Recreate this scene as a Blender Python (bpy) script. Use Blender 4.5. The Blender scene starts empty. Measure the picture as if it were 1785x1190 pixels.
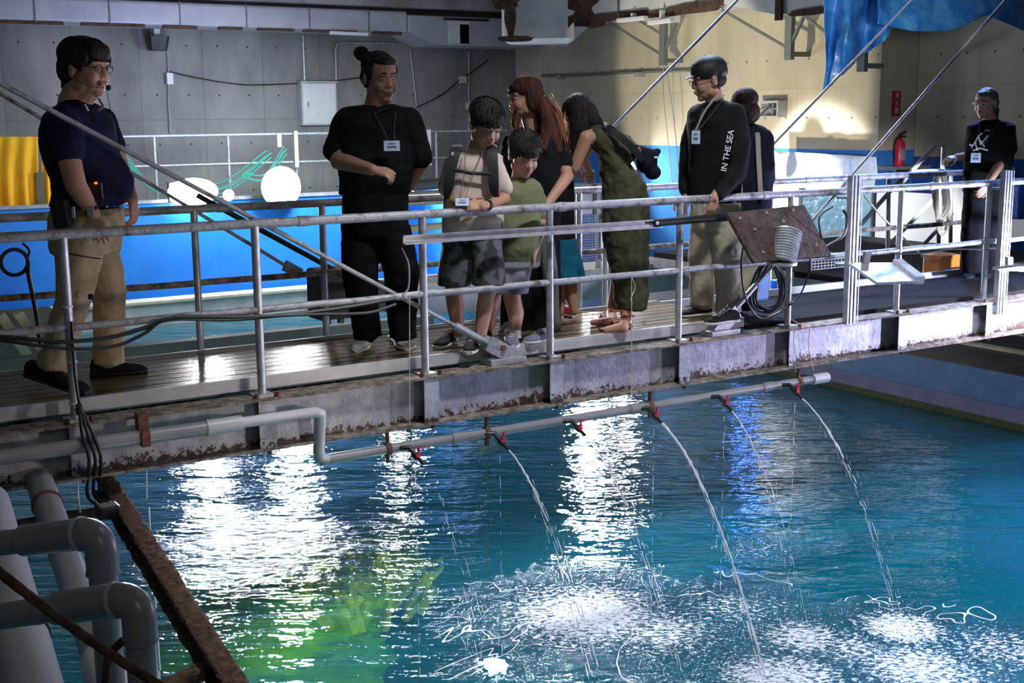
import bpy, math, random
import numpy as np
from mathutils import Vector, Matrix, noise
random.seed(7)
S = bpy.context.scene
COL = S.collection
PI = math.pi

# ------------------------------------------------------------------ camera
FPX = 2186.0; PITCH = math.radians(10.2); ROLL = math.radians(0.5); HEAD = math.radians(57.7)
CAM = Vector((0, 0, 1.32))
FW = Vector((math.cos(PITCH)*math.cos(HEAD), math.cos(PITCH)*math.sin(HEAD), -math.sin(PITCH)))
RT = Vector((math.sin(HEAD), -math.cos(HEAD), 0)); UP = RT.cross(FW)
R2 = RT*math.cos(ROLL)-UP*math.sin(ROLL); U2 = UP*math.cos(ROLL)+RT*math.sin(ROLL)
cd = bpy.data.cameras.new('camera'); cam = bpy.data.objects.new('camera', cd); COL.objects.link(cam)
cd.sensor_width = 36.0; cd.lens = FPX/1785*36.0; cd.clip_start = 0.05; cd.clip_end = 200
cam.matrix_world = Matrix(((R2.x, U2.x, -FW.x, CAM.x), (R2.y, U2.y, -FW.y, CAM.y), (R2.z, U2.z, -FW.z, CAM.z), (0, 0, 0, 1)))
S.camera = cam

# ------------------------------------------------------------------ world, exposure, lights
w = bpy.data.worlds.new('world'); S.world = w; w.use_nodes = True
bg = w.node_tree.nodes['Background']; bg.inputs[0].default_value = (0.30, 0.32, 0.42, 1); bg.inputs[1].default_value = 0.04
S.view_settings.view_transform = 'Standard'; S.view_settings.look = 'None'
S.view_settings.exposure = 0.0; S.view_settings.gamma = 1.0; S.view_settings.use_curve_mapping = False

def light(name, kind, loc, target, power, color, size=0.5, size_y=None, spot=60, blend=0.5):
    l = bpy.data.lights.new(name, kind); o = bpy.data.objects.new(name, l); COL.objects.link(o)
    l.energy = power; l.color = color; o.location = loc
    if kind == 'AREA':
        l.size = size
        if size_y: l.shape = 'RECTANGLE'; l.size_y = size_y
    if kind == 'SPOT':
        l.spot_size = math.radians(spot); l.spot_blend = blend; l.shadow_soft_size = size
    if kind == 'POINT': l.shadow_soft_size = size
    d = Vector(target)-Vector(loc); o.rotation_euler = d.to_track_quat('-Z', 'Y').to_euler()
    return o
WHITE = (1, .98, 1); COOL = (.62, .66, 1); BLUE = (.12, .22, 1)
# floods on the far ledge, shining back over the pool to the bridge
light('flood_beam_a', 'SPOT', (6.5, 19.55, .20), (3.6, 6.5, .2), 1500, WHITE, .22, spot=90)
light('flood_beam_b', 'SPOT', (8.0, 19.55, .25), (4.6, 6.5, .3), 1500, WHITE, .22, spot=90)
light('flood_beam_c', 'SPOT', (11.3, 15.6, .30), (5.2, 6.5, .4), 700, WHITE, .22, spot=70)
# floods that light the end wall from low down on the left
light('flood_wall', 'SPOT', (9.6, 14.9, -.7), (14.5, 15.75, 1.2), 980, (1, .90, .68), .10, spot=60, blend=.14)
light('flood_wall_low', 'SPOT', (11.4, 14.0, -.5), (14.5, 14.0, .1), 1500, (.88, .93, 1), .12, spot=46, blend=.25)
light('board_fill', 'SPOT', (9.9, 8.0, .7), (13.0, 11.5, -.4), 1300, (.9, .93, 1), .1, spot=36, blend=.5)  # unseen spot added to brighten the white boards
light('tarp_fill', 'SPOT', (7.0, 5.5, 1.9), (10.0, 9.2, 2.5), 420, (.9, .95, 1), .1, spot=36, blend=.8)  # unseen spot added to brighten the tarp
# unseen area lights added to brighten the blue tank wall
light('blue_wall_fill', 'AREA', (8.6, 18.6, 1.6), (8.2, 20.0, -.9), 190, (.80, .95, 1), .8)
light('blue_wall_fill_left', 'AREA', (5.2, 17.6, 1.6), (5.0, 20.0, -1), 60, (.75, .85, 1), .8)
# flood on the right end of the bridge
light('bridge_flood', 'SPOT', (8.85, 5.30, .22), (8.2, 5.95, -.3), 420, (.66, .72, 1), .06, spot=150, blend=.5)
light('girder_fill', 'SPOT', (9.6, 4.1, -.75), (6.2, 6.0, -.2), 420, (.62, .60, 1), .05, spot=80, blend=.7)  # unseen spot off the bridge, added to brighten the girder face
# unseen overhead spots added for glints and tint on the pool
light('pool_fill_a', 'SPOT', (4.2, 3.6, 4.3), (4.8, 4.4, -1.85), 800, (.92, .95, 1), .25, spot=92, blend=.6)
light('pool_fill_b', 'SPOT', (8.6, 10.0, 4.3), (5.3, 5.0, -1.85), 1500, (.9, .94, 1), .28, spot=40, blend=.6)
light('pool_fill_c', 'SPOT', (6.6, 10.5, 4.3), (4.3, 5.2, -1.85), 1500, (.98, .95, 1), .28, spot=40, blend=.6)
light('pool_fill_d', 'SPOT', (10.5, 8.6, 4.3), (6.6, 4.6, -1.85), 2600, (.22, .42, 1), .28, spot=44, blend=.6)
light('pool_fill_e', 'SPOT', (6.8, 7.9, 4.3), (5.5, 4.7, -1.85), 900, (.45, .65, 1), .28, spot=50, blend=.6)
light('side_fill', 'AREA', (1.5, -2.5, 3.6), (5, 7, 0), 24, (1, .86, .82), 1.2)
light('low_side_fill', 'SPOT', (8.9, 2.6, .3), (3.6, 6.2, .1), 200, (.80, .70, 1), .08, spot=50, blend=.6)  # unseen low spot added to light the visitors' legs
light('guide_fill', 'SPOT', (4.3, 3.0, -.1), (1.6, 6.4, .5), 110, (1, .86, .74), .1, spot=42, blend=.7)  # unseen spot added to brighten the guide from in front
light('wall_glow', 'SPOT', (8.9, 5.5, .1), (10.9, 7.3, -1.45), 700, (.25, .55, 1), .08, spot=40, blend=.6)
light('duct_wash', 'AREA', (6.5, 19.5, 1.6), (7.2, 22.4, 3.2), 30, (.42, .42, 1), .6)
light('back_wash', 'AREA', (8.5, 18.2, 3.4), (8.5, 22.7, 1.2), 34, (.85, .85, 1), 1.2)
light('underwater_fill_a', 'POINT', (2.2, 4.6, -2.15), (3, 6, -2.5), 50, (1, .98, .85), .08)  # unseen light below the surface, added with the next to brighten coral
light('underwater_fill_b', 'POINT', (3.7, 6.1, -2.1), (3, 6, -2.5), 60, (1, .98, .85), .04)
light('underwater_fill_c', 'AREA', (6.5, 5.5, -2.2), (6.5, 6.5, -6), 160, (.6, .9, 1), 2.5)  # unseen area light added to brighten the pool from within

# ------------------------------------------------------------------ pixel helpers (photo frame 1785 x 1190)
def ray(x, y): return (FW*FPX+R2*(x-892.5)-U2*(y-595.0))
def PX(x, y, X): d = ray(x, y); return CAM+d*((X-CAM.x)/d.x)
def PY(x, y, Y): d = ray(x, y); return CAM+d*((Y-CAM.y)/d.y)
def PZ(x, y, Z): d = ray(x, y); return CAM+d*((Z-CAM.z)/d.z)
def PD(x, y, D): return CAM+ray(x, y)*(D/FPX)

# ------------------------------------------------------------------ materials
def new_mat(name):
    m = bpy.data.materials.new(name); m.use_nodes = True; nt = m.node_tree
    return m, nt, nt.nodes['Principled BSDF']
def N(nt, t, **kw):
    n = nt.nodes.new(t)
    for k, v in kw.items():
        if k.startswith('i_'):
            n.inputs[k[2:].replace('_', ' ')].default_value = v
        else: setattr(n, k, v)
    return n
def c4(c): return (c[0], c[1], c[2], 1)
MC = {}
def mat(name, col, rough=.6, metal=0, col2=None, scale=6, bump=0, bscale=None, contrast=(.35, .65), spec=.5, stretch=None, detail=6, emit=None, sheen=0):
    if name in MC: return MC[name]
    m, nt, b = new_mat(name); b.inputs['Base Color'].default_value = c4(col); b.inputs['Roughness'].default_value = rough
    b.inputs['Metallic'].default_value = metal; b.inputs['Specular IOR Level'].default_value = spec
    if sheen: b.inputs['Sheen Weight'].default_value = sheen
    tc = N(nt, 'ShaderNodeTexCoord'); vec = tc.outputs['Object']
    if stretch:
        mp = N(nt, 'ShaderNodeMapping'); mp.inputs['Scale'].default_value = stretch; nt.links.new(vec, mp.inputs[0]); vec = mp.outputs[0]
    if col2 is not None:
        n = N(nt, 'ShaderNodeTexNoise'); n.inputs['Scale'].default_value = scale; n.inputs['Detail'].default_value = detail; n.inputs['Roughness'].default_value = .65
        nt.links.new(vec, n.inputs['Vector'])
        r = N(nt, 'ShaderNodeValToRGB'); r.color_ramp.elements[0].position = contrast[0]; r.color_ramp.elements[1].position = contrast[1]
        r.color_ramp.elements[0].color = c4(col); r.color_ramp.elements[1].color = c4(col2)
        nt.links.new(n.outputs['Fac'], r.inputs[0]); nt.links.new(r.outputs[0], b.inputs['Base Color'])
    if bump:
        n2 = N(nt, 'ShaderNodeTexNoise'); n2.inputs['Scale'].default_value = bscale or scale*3; n2.inputs['Detail'].default_value = 4
        nt.links.new(vec, n2.inputs['Vector'])
        bp = N(nt, 'ShaderNodeBump'); bp.inputs['Strength'].default_value = bump; bp.inputs['Distance'].default_value = .02
        nt.links.new(n2.outputs['Fac'], bp.inputs['Height']); nt.links.new(bp.outputs[0], b.inputs['Normal'])
    if emit: b.inputs['Emission Color'].default_value = c4(emit[0]); b.inputs['Emission Strength'].default_value = emit[1]
    MC[name] = m; return m
def concrete(name, c1, c2, pw, ph, axis, seam=(.5, .5, .5), off=(0, 0), stain=.5):
    """cast concrete: large stains, panel seams every pw x ph metres, tie holes; axis 'x' = wall running along X"""
    m, nt, b = new_mat(name); b.inputs['Roughness'].default_value = .85; b.inputs['Specular IOR Level'].default_value = .2
    tc = N(nt, 'ShaderNodeTexCoord'); sp = N(nt, 'ShaderNodeSeparateXYZ'); nt.links.new(tc.outputs['Object'], sp.inputs[0])
    cb = N(nt, 'ShaderNodeCombineXYZ'); nt.links.new(sp.outputs['X' if axis == 'x' else 'Y'], cb.inputs[0]); nt.links.new(sp.outputs['Z'], cb.inputs[1])
    mp = N(nt, 'ShaderNodeMapping'); mp.inputs['Location'].default_value = (off[0], off[1], 0); nt.links.new(cb.outputs[0], mp.inputs[0])
    br = N(nt, 'ShaderNodeTexBrick'); br.offset = 0; br.inputs['Scale'].default_value = 1; br.inputs['Brick Width'].default_value = pw; br.inputs['Row Height'].default_value = ph
    br.inputs['Mortar Size'].default_value = .012; br.inputs['Mortar Smooth'].default_value = .4
    br.inputs['Color1'].default_value = (.92, .92, .92, 1); br.inputs['Color2'].default_value = (1.06, 1.06, 1.06, 1); br.inputs['Mortar'].default_value = c4(seam)
    nt.links.new(mp.outputs[0], br.inputs['Vector'])
    n1 = N(nt, 'ShaderNodeTexNoise'); n1.inputs['Scale'].default_value = .9; n1.inputs['Detail'].default_value = 8; n1.inputs['Roughness'].default_value = .62
    st = N(nt, 'ShaderNodeMapping'); st.inputs['Scale'].default_value = (1, 1, .35); nt.links.new(tc.outputs['Object'], st.inputs[0]); nt.links.new(st.outputs[0], n1.inputs['Vector'])
    r = N(nt, 'ShaderNodeValToRGB'); r.color_ramp.elements[0].position = .5-.25*stain; r.color_ramp.elements[1].position = .5+.3*stain
    r.color_ramp.elements[0].color = c4(c1); r.color_ramp.elements[1].color = c4(c2); nt.links.new(n1.outputs['Fac'], r.inputs[0])
    mx = N(nt, 'ShaderNodeMixRGB', blend_type='MULTIPLY'); mx.inputs[0].default_value = .85
    nt.links.new(r.outputs[0], mx.inputs[1]); nt.links.new(br.outputs['Color'], mx.inputs[2])
    # tie holes: two per panel
    fr = N(nt, 'ShaderNodeVectorMath', operation='MODULO'); fr.inputs[1].default_value = (pw/2, ph/2, 1)
    ad = N(nt, 'ShaderNodeVectorMath', operation='ADD'); ad.inputs[1].default_value = (50*pw, 50*ph, 0); nt.links.new(mp.outputs[0], ad.inputs[0]); nt.links.new(ad.outputs[0], fr.inputs[0])
    ds = N(nt, 'ShaderNodeVectorMath', operation='DISTANCE'); ds.inputs[1].default_value = (pw/4, ph/4, 0); nt.links.new(fr.outputs[0], ds.inputs[0])
    lt = N(nt, 'ShaderNodeMath', operation='LESS_THAN'); lt.inputs[1].default_value = .018; nt.links.new(ds.outputs['Value'], lt.inputs[0])
    mh = N(nt, 'ShaderNodeMixRGB', blend_type='MIX'); mh.inputs[2].default_value = c4([v*.35 for v in c1]); nt.links.new(lt.outputs[0], mh.inputs[0]); nt.links.new(mx.outputs[0], mh.inputs[1])
    nt.links.new(mh.outputs[0], b.inputs['Base Color'])
    n3 = N(nt, 'ShaderNodeTexNoise'); n3.inputs['Scale'].default_value = 30; n3.inputs['Detail'].default_value = 3; nt.links.new(tc.outputs['Object'], n3.inputs['Vector'])
    bp = N(nt, 'ShaderNodeBump'); bp.inputs['Strength'].default_value = .15; bp.inputs['Distance'].default_value = .02; nt.links.new(n3.outputs['Fac'], bp.inputs['Height']); nt.links.new(bp.outputs[0], b.inputs['Normal'])
    return m, nt, b
M_back, _, _ = concrete('concrete_grey', (.13, .13, .125), (.36, .355, .34), 1.15, 1.75, 'x', seam=(.72, .72, .72), off=(.3, .45), stain=.9)
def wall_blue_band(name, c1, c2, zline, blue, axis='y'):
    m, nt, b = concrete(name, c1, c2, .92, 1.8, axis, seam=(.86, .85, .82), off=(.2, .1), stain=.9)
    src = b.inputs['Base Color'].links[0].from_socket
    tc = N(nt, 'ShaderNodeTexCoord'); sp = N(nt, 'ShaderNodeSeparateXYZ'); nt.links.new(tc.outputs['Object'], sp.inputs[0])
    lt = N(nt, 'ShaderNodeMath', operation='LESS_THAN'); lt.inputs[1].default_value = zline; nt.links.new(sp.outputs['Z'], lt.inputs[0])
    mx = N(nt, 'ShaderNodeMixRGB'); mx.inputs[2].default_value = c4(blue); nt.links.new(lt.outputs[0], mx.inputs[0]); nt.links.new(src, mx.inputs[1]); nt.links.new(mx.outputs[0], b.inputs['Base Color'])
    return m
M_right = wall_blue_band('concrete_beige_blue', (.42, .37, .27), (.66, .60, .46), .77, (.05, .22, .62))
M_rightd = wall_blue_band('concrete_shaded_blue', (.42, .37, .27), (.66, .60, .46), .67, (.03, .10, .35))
M_slab = mat('concrete_slab', (.20, .20, .20), .9, col2=(.36, .35, .34), scale=2, bump=.2, bscale=20)
M_ledge = mat('concrete_ledge', (.42, .44, .42), .8, col2=(.62, .64, .60), scale=3, bump=.1)
M_cream = mat('cream_edge', (.80, .74, .55), .7, col2=(.55, .48, .33), scale=5)
M_blue = mat('blue_tank_paint', (.02, .20, .72), .38, col2=(.03, .27, .82), scale=1.2, bump=.04, bscale=8)
M_bluewall = mat('blue_pool_paint', (.05, .14, .30), .6, col2=(.09, .20, .36), scale=3)
M_violet = mat('violet_lit_band', (.12, .12, .26), .7, col2=(.17, .17, .30), scale=4)  # violet light on the pool wall put into the band colour
M_algae = mat('algae', (.035, .05, .012), .9, col2=(.07, .085, .02), scale=20, bump=.5)
M_tankfloor = mat('pool_floor_paint', (.01, .16, .20), .8, col2=(.02, .26, .28), scale=.7)
M_galv = mat('galvanised_steel', (.36, .37, .40), .42, .55, col2=(.56, .57, .60), scale=14, bump=.08)
M_galvrail = mat('galvanised_rail', (.42, .42, .46), .5, .25, col2=(.11, .07, .05), scale=13, bump=.3, bscale=40, contrast=(.50, .68), detail=9)
M_web = mat('girder_web', (.30, .30, .34), .5, .3, col2=(.52, .52, .56), scale=9, bump=.15, bscale=30)
def rust_foot(m):
    nt = m.node_tree; b = nt.nodes['Principled BSDF']; src = b.inputs['Base Color'].links[0].from_socket
    tc = N(nt, 'ShaderNodeTexCoord'); sp = N(nt, 'ShaderNodeSeparateXYZ'); nt.links.new(tc.outputs['Object'], sp.inputs[0])
    n = N(nt, 'ShaderNodeTexNoise'); n.inputs['Scale'].default_value = 26; n.inputs['Detail'].default_value = 8; n.inputs['Roughness'].default_value = .8; nt.links.new(tc.outputs['Object'], n.inputs['Vector'])
    n2 = N(nt, 'ShaderNodeTexNoise'); n2.inputs['Scale'].default_value = 2.2; nt.links.new(tc.outputs['Object'], n2.inputs['Vector'])
    mr = N(nt, 'ShaderNodeMapRange'); mr.inputs['From Min'].default_value = 0.0; mr.inputs['From Max'].default_value = .12; mr.inputs['To Min'].default_value = .18; mr.inputs['To Max'].default_value = -.12; nt.links.new(sp.outputs['Z'], mr.inputs['Value'])
    a = N(nt, 'ShaderNodeMath', operation='ADD'); nt.links.new(n.outputs['Fac'], a.inputs[0]); nt.links.new(mr.outputs[0], a.inputs[1])
    a2 = N(nt, 'ShaderNodeMath', operation='MULTIPLY_ADD'); a2.inputs[1].default_value = .35; nt.links.new(n2.outputs['Fac'], a2.inputs[0]); nt.links.new(a.outputs[0], a2.inputs[2])
    g = N(nt, 'ShaderNodeMath', operation='GREATER_THAN'); g.inputs[1].default_value = .76; nt.links.new(a2.outputs[0], g.inputs[0])
    mx = N(nt, 'ShaderNodeMixRGB'); mx.inputs[2].default_value = (.07, .035, .022, 1); nt.links.new(g.outputs[0], mx.inputs[0]); nt.links.new(src, mx.inputs[1]); nt.links.new(mx.outputs[0], b.inputs['Base Color'])
rust_foot(M_web)
M_rust = mat('rusty_steel', (.035, .018, .010), .9, 0, col2=(.16, .085, .045), scale=25, bump=.7, bscale=50)
M_rustflange = mat('rusty_flange', (.10, .065, .04), .85, 0, col2=(.40, .36, .32), scale=18, bump=.4, contrast=(.40, .75))
M_bronze = mat('dark_rust_plate', (.03, .018, .014), .75, .1, col2=(.10, .055, .045), scale=16, bump=.6, bscale=40)
M_deck = mat('deck_boards', (.085, .058, .028), .27, 0, col2=(.15, .105, .052), scale=4, stretch=(.3, 6, 1), bump=.1, bscale=12)
M_grate = mat('dark_grating', (.010, .009, .009), .9, 0, spec=.1, col2=(.028, .025, .026), scale=60, bump=.6, bscale=90)
M_whiteal = mat('white_aluminium', (.42, .42, .44), .4, .1, col2=(.52, .52, .54), scale=6)
M_pvc = mat('grey_pvc', (.23, .23, .245), .32, 0, col2=(.28, .28, .29), scale=3)
M_pvcl = mat('light_grey_pvc', (.42, .42, .44), .4, 0, col2=(.50, .50, .50), scale=3)
M_black = mat('black_rubber', (.012, .012, .014), .45)
M_blackp = mat('black_plastic', (.015, .015, .017), .35)
M_red = mat('red_plastic', (.65, .02, .06), .35)
M_whitep = mat('white_plastic', (.72, .72, .74), .5)
M_duct = mat('duct_jacket', (.36, .37, .42), .55, .1, col2=(.50, .51, .54), scale=1.6, bump=.25, bscale=4, contrast=(.3, .7))
M_ductl = mat('duct_jacket_pale', (.62, .63, .62), .5, .1, col2=(.74, .75, .73), scale=1.6, bump=.25, bscale=4)
M_brown = mat('bare_insulation', (.05, .025, .015), .95, col2=(.13, .07, .045), scale=12, bump=.8)
M_stay = mat('dull_stay_steel', (.13, .12, .14), .5, .2, col2=(.24, .23, .25), scale=30, bump=.15)
M_steelgrey = mat('painted_steel', (.17, .19, .18), .6, .2)
M_orange = mat('orange_cloth', (.85, .38, .005), .8, col2=(.95, .48, .01), scale=3)
M_olivestrap = mat('olive_strap', (.12, .11, .08), .8)
M_rope = mat('pale_rope', (.62, .52, .38), .8, col2=(.75, .66, .52), scale=60, bump=.6, bscale=120)
M_teal = mat('green_hose', (.01, .30, .22), .4)
M_cable = mat('grey_cable', (.30, .30, .32), .5)
M_bolt = mat('rust_bolt', (.08, .03, .02), .85, col2=(.20, .075, .035), scale=40)
M_orangebox = mat('orange_plastic', (.75, .22, .03), .5)

# ------------------------------------------------------------------ mesh helper
class MB:
    def __init__(s): s.v = []; s.f = []; s.m = []; s.mi = 0
    def add(s, vs, fs):
        o = len(s.v); s.v += [tuple(v) for v in vs]; s.f += [tuple(i+o for i in f) for f in fs]; s.m += [s.mi]*len(fs); return s
    def box(s, lo, hi):
        (a, b, c), (d, e, f) = lo, hi
        return s.add([(a, b, c), (d, b, c), (d, e, c), (a, e, c), (a, b, f), (d, b, f), (d, e, f), (a, e, f)],
                     [(0, 3, 2, 1), (4, 5, 6, 7), (0, 1, 5, 4), (1, 2, 6, 5), (2, 3, 7, 6), (3, 0, 4, 7)])
    def obox(s, c, ax, ay, az):
        """box with centre c and half-axis vectors"""
        c, ax, ay, az = map(Vector, (c, ax, ay, az))
        vs = [c+ax*i+ay*j+az*k for k in (-1, 1) for j in (-1, 1) for i in (-1, 1)]
        return s.add(vs, [(0, 2, 3, 1), (4, 5, 7, 6), (0, 1, 5, 4), (1, 3, 7, 5), (3, 2, 6, 7), (2, 0, 4, 6)])
    def bar(s, p0, p1, w, h, up=(0, 0, 1)):
        p0, p1 = Vector(p0), Vector(p1); d = (p1-p0); L = d.length/2; d.normalize()
        sd = d.cross(Vector(up)); sd.normalize(); u = sd.cross(d)
        return s.obox((p0+p1)/2, d*L, sd*w/2, u*h/2)
    def rings(s, cs, close=True):
        n = len(cs[0]); o = len(s.v); fs = []
        vs = [v for c in cs for v in c]
        for k in range(len(cs)-1):
            for i in range(n):
                a = k*n+i; b = k*n+(i+1) % n; fs.append((a, b, b+n, a+n))
        if close: fs.append(tuple(range(n))[::-1]); fs.append(tuple((len(cs)-1)*n+i for i in range(n)))
        return s.add(vs, fs)
    def tube(s, pts, r, n=12, close=True, ell=None):
        pts = [Vector(p) for p in pts]; R = r if isinstance(r, (list, tuple)) else [r]*len(pts)
        cs = []; pn = None
        for i, p in enumerate(pts):
            t = (pts[min(i+1, len(pts)-1)]-pts[max(i-1, 0)]);
            if t.length < 1e-9: t = Vector((0, 0, 1))
            t.normalize()
            if pn is None:
                a = Vector((0, 0, 1)) if abs(t.z) < .9 else Vector((1, 0, 0)); pn = t.cross(a).normalized()
            pn = (pn-t*pn.dot(t)).normalized(); b = t.cross(pn)
            cs.append([p+(pn*math.cos(2*PI*k/n)+b*math.sin(2*PI*k/n))*R[i] for k in range(n)])
        return s.rings(cs, close)
    def capsule(s, p0, p1, r0, r1, n=14, m=4):
        p0, p1 = Vector(p0), Vector(p1); d = p1-p0; L = d.length
        if L < 1e-6: return s.ell(p0, (r0, r0, r0))
        d /= L; a = Vector((0, 0, 1)) if abs(d.z) < .9 else Vector((1, 0, 0)); u = d.cross(a).normalized(); b = d.cross(u)
        cs = []
        for j in range(m+1):
            th = (PI/2)*(1-j/m)*.97; cs.append((p0-d*r0*math.sin(th), r0*math.cos(th)))
        for j in range(m+1):
            th = (PI/2)*(j/m)*.97; cs.append((p1+d*r1*math.sin(th), r1*math.cos(th)))
        return s.rings([[c+(u*math.cos(2*PI*k/n)+b*math.sin(2*PI*k/n))*r for k in range(n)] for c, r in cs])
    def chain(s, pts, rs, **k):
        for i in range(len(pts)-1): s.capsule(pts[i], pts[i+1], rs[i], rs[i+1], **k)
        return s
    def ell(s, c, r, B=None, n=16, m=10):
        """ellipsoid; B = 3 axes (right, fwd, up)"""
        c = Vector(c); B = B or (Vector((1, 0, 0)), Vector((0, 1, 0)), Vector((0, 0, 1)))
        cs = []
        for j in range(m+1):
            th = PI*(j/m-.5)*.985
            cs.append([c+B[0]*r[0]*math.cos(th)*math.cos(2*PI*k/n)+B[1]*r[1]*math.cos(th)*math.sin(2*PI*k/n)+B[2]*r[2]*math.sin(th) for k in range(n)])
        return s.rings(cs)
    def loft(s, secs, right, fwd, n=22, p=2.4):
        """secs: (centre, half width, half depth[, right, fwd]); superellipse rings"""
        cs = []
        for q in secs:
            c, a, b = Vector(q[0]), q[1], q[2]; R_, F_ = (q[3], q[4]) if len(q) > 3 else (right, fwd)
            ring = []
            for k in range(n):
                t = 2*PI*k/n; cx, sy = math.cos(t), math.sin(t)
                ring.append(c+R_*a*math.copysign(abs(cx)**(2/p), cx)+F_*b*math.copysign(abs(sy)**(2/p), sy))
            cs.append(ring)
        return s.rings(cs)
    def ribbon(s, pts, w, th, wd):
        pts = [Vector(p) for p in pts]; wd = Vector(wd).normalized(); cs = []
        for i, p in enumerate(pts):
            t = (pts[min(i+1, len(pts)-1)]-pts[max(i-1, 0)]).normalized(); n_ = t.cross(wd).normalized(); ww = w[i] if isinstance(w, (list, tuple)) else w
            cs.append([p+wd*ww*a+n_*th*b for a, b in ((-.5, -.5), (0, -.62), (.5, -.5), (.5, .5), (0, .62), (-.5, .5))])
        return s.rings(cs)
    def sheet(s, grid, thick=None):
        """grid of points -> surface"""
        h = len(grid); w_ = len(grid[0]); vs = [p for r in grid for p in r]
        return s.add(vs, [(i*w_+j, i*w_+j+1, (i+1)*w_+j+1, (i+1)*w_+j) for i in range(h-1) for j in range(w_-1)])
    def mat(s, i): s.mi = i; return s
    def build(s, name, mats, parent=None, smooth=False, bevel=0, kind=None, solid=0, origin=None):
        me = bpy.data.meshes.new(name); O = Vector(origin) if origin is not None else None
        if O is None and parent is not None: O = parent.matrix_world.translation if False else Vector(parent.get('_o', (0, 0, 0)))
        if O is None:
            n_ = max(1, len(s.v)); O = Vector((sum(v[0] for v in s.v)/n_, sum(v[1] for v in s.v)/n_, min(v[2] for v in s.v)))
        me.from_pydata([(v[0]-O.x, v[1]-O.y, v[2]-O.z) for v in s.v], [], s.f); me.update()
        for m in (mats if isinstance(mats, (list, tuple)) else [mats]): me.materials.append(m)
        if any(s.m): me.polygons.foreach_set('material_index', s.m)
        if smooth: me.polygons.foreach_set('use_smooth', [True]*len(me.polygons))
        o = bpy.data.objects.new(name, me); COL.objects.link(o)
        if smooth:
            try:
                me.set_sharp_from_angle(angle=math.radians(50))
            except Exception: pass
        if parent is not None: o.parent = parent
        if parent is None or parent.get('_o') is None: pass
        if parent is None: o.location = O; o['_o'] = tuple(O)
        else: o['_o'] = tuple(O)
        if bevel:
            b = o.modifiers.new('bevel', 'BEVEL'); b.width = bevel; b.segments = 2; b.limit_method = 'ANGLE'
        if solid:
            b = o.modifiers.new('solid', 'SOLIDIFY'); b.thickness = solid; b.offset = 0
        if kind: o['kind'] = kind
        return o
def tag(o, label, cat, group=None, kind=None):
    o['label'] = label; o['category'] = cat
    if group: o['group'] = group
    if kind: o['kind'] = kind
    return o
def thing(name, label, cat, loc=(0, 0, 0), group=None):
    o = bpy.data.objects.new(name, None); COL.objects.link(o); o.location = loc; o['_o'] = tuple(loc); o.empty_display_size = .1
    return tag(o, label, cat, group)
def copy_tree(o, parent=None):
    c = o.copy(); COL.objects.link(c)
    if parent is not None: c.parent = parent
    for ch in list(o.children): copy_tree(ch, c)
    return c
def struct(name, mb, m, **k): return mb.build(name, m, kind='structure', origin=(0, 0, 0), **k)
def lerp(a, b, t): return a+(b-a)*t
def arc(pts, k=8):
    """Catmull-Rom through points"""
    P = [Vector(p) for p in pts]; P = [P[0]*2-P[1]]+P+[P[-1]*2-P[-2]]; out = []
    for i in range(1, len(P)-2):
        for j in range(k):
            t = j/k; a, b, c, d = P[i-1], P[i], P[i+1], P[i+2]
            out.append(.5*((2*b)+(-a+c)*t+(2*a-5*b+4*c-d)*t*t+(-a+3*b-3*c+d)*t**3))
    out.append(P[-2]); return out
def text(name, body, m, parent, loc, size, xax, yax, extrude=.0005):
    cu = bpy.data.curves.new(name, 'FONT'); cu.body = body; cu.size = size; cu.align_x = 'CENTER'; cu.align_y = 'CENTER'; cu.extrude = extrude
    t = bpy.data.objects.new(name, cu); COL.objects.link(t); bpy.context.view_layer.update()
    me = bpy.data.meshes.new_from_object(t.evaluated_get(bpy.context.evaluated_depsgraph_get())); bpy.data.objects.remove(t)
    me.materials.clear(); me.materials.append(m); x = Vector(xax).normalized(); y = Vector(yax).normalized(); z = x.cross(y)
    O = Vector(parent.get('_o', (0, 0, 0))) if parent else Vector((0, 0, 0)); L = Vector(loc)-O
    me.transform(Matrix(((x.x, y.x, z.x, L.x), (x.y, y.y, z.y, L.y), (x.z, y.z, z.z, L.z), (0, 0, 0, 1))))
    o = bpy.data.objects.new(name, me); COL.objects.link(o)
    if parent: o.parent = parent
    return o
# ================================================================== SETTING
XW, XD, YB, YT = 14.5, 15.3, 22.7, 12.85        # end wall, its set-back part, rear wall, where the set-back starts
WZ = -1.85                                       # water level
struct('wall_back', MB().box((-7, YB, -3), (XD, YB+.3, 4.4)), M_back)
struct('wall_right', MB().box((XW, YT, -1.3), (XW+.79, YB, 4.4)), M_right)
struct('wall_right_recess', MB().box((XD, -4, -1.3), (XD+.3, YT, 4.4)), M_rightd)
struct('wall_left', MB().box((-7.3, -4, -3), (-7, YB, 4.4)), M_back)
struct('wall_front', MB().box((-7, -4.3, -3), (XD, -4, 4.4)), M_back)
struct('ceiling', MB().box((-7.3, -4.3, 4.4), (XD+.3, YB+.3, 4.7)), M_slab)
struct('trim_1', MB().box((-7, 21.3, 3.32), (13.7, 21.6, 4.4)), M_slab)          # beam over the rear duct
struct('floor', MB().box((10.95, -4, -1.75), (XD, YB, -1.3)), mat('floor_brown', (.05, .04, .04), .6, col2=(.09, .07, .06), scale=3))
struct('trim_2', MB().box((11.9, -4, -1.3), (12.02, 14, -1.27)).box((12.9, -4, -1.3), (12.97, 14, -1.28)), M_cream)
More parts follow.
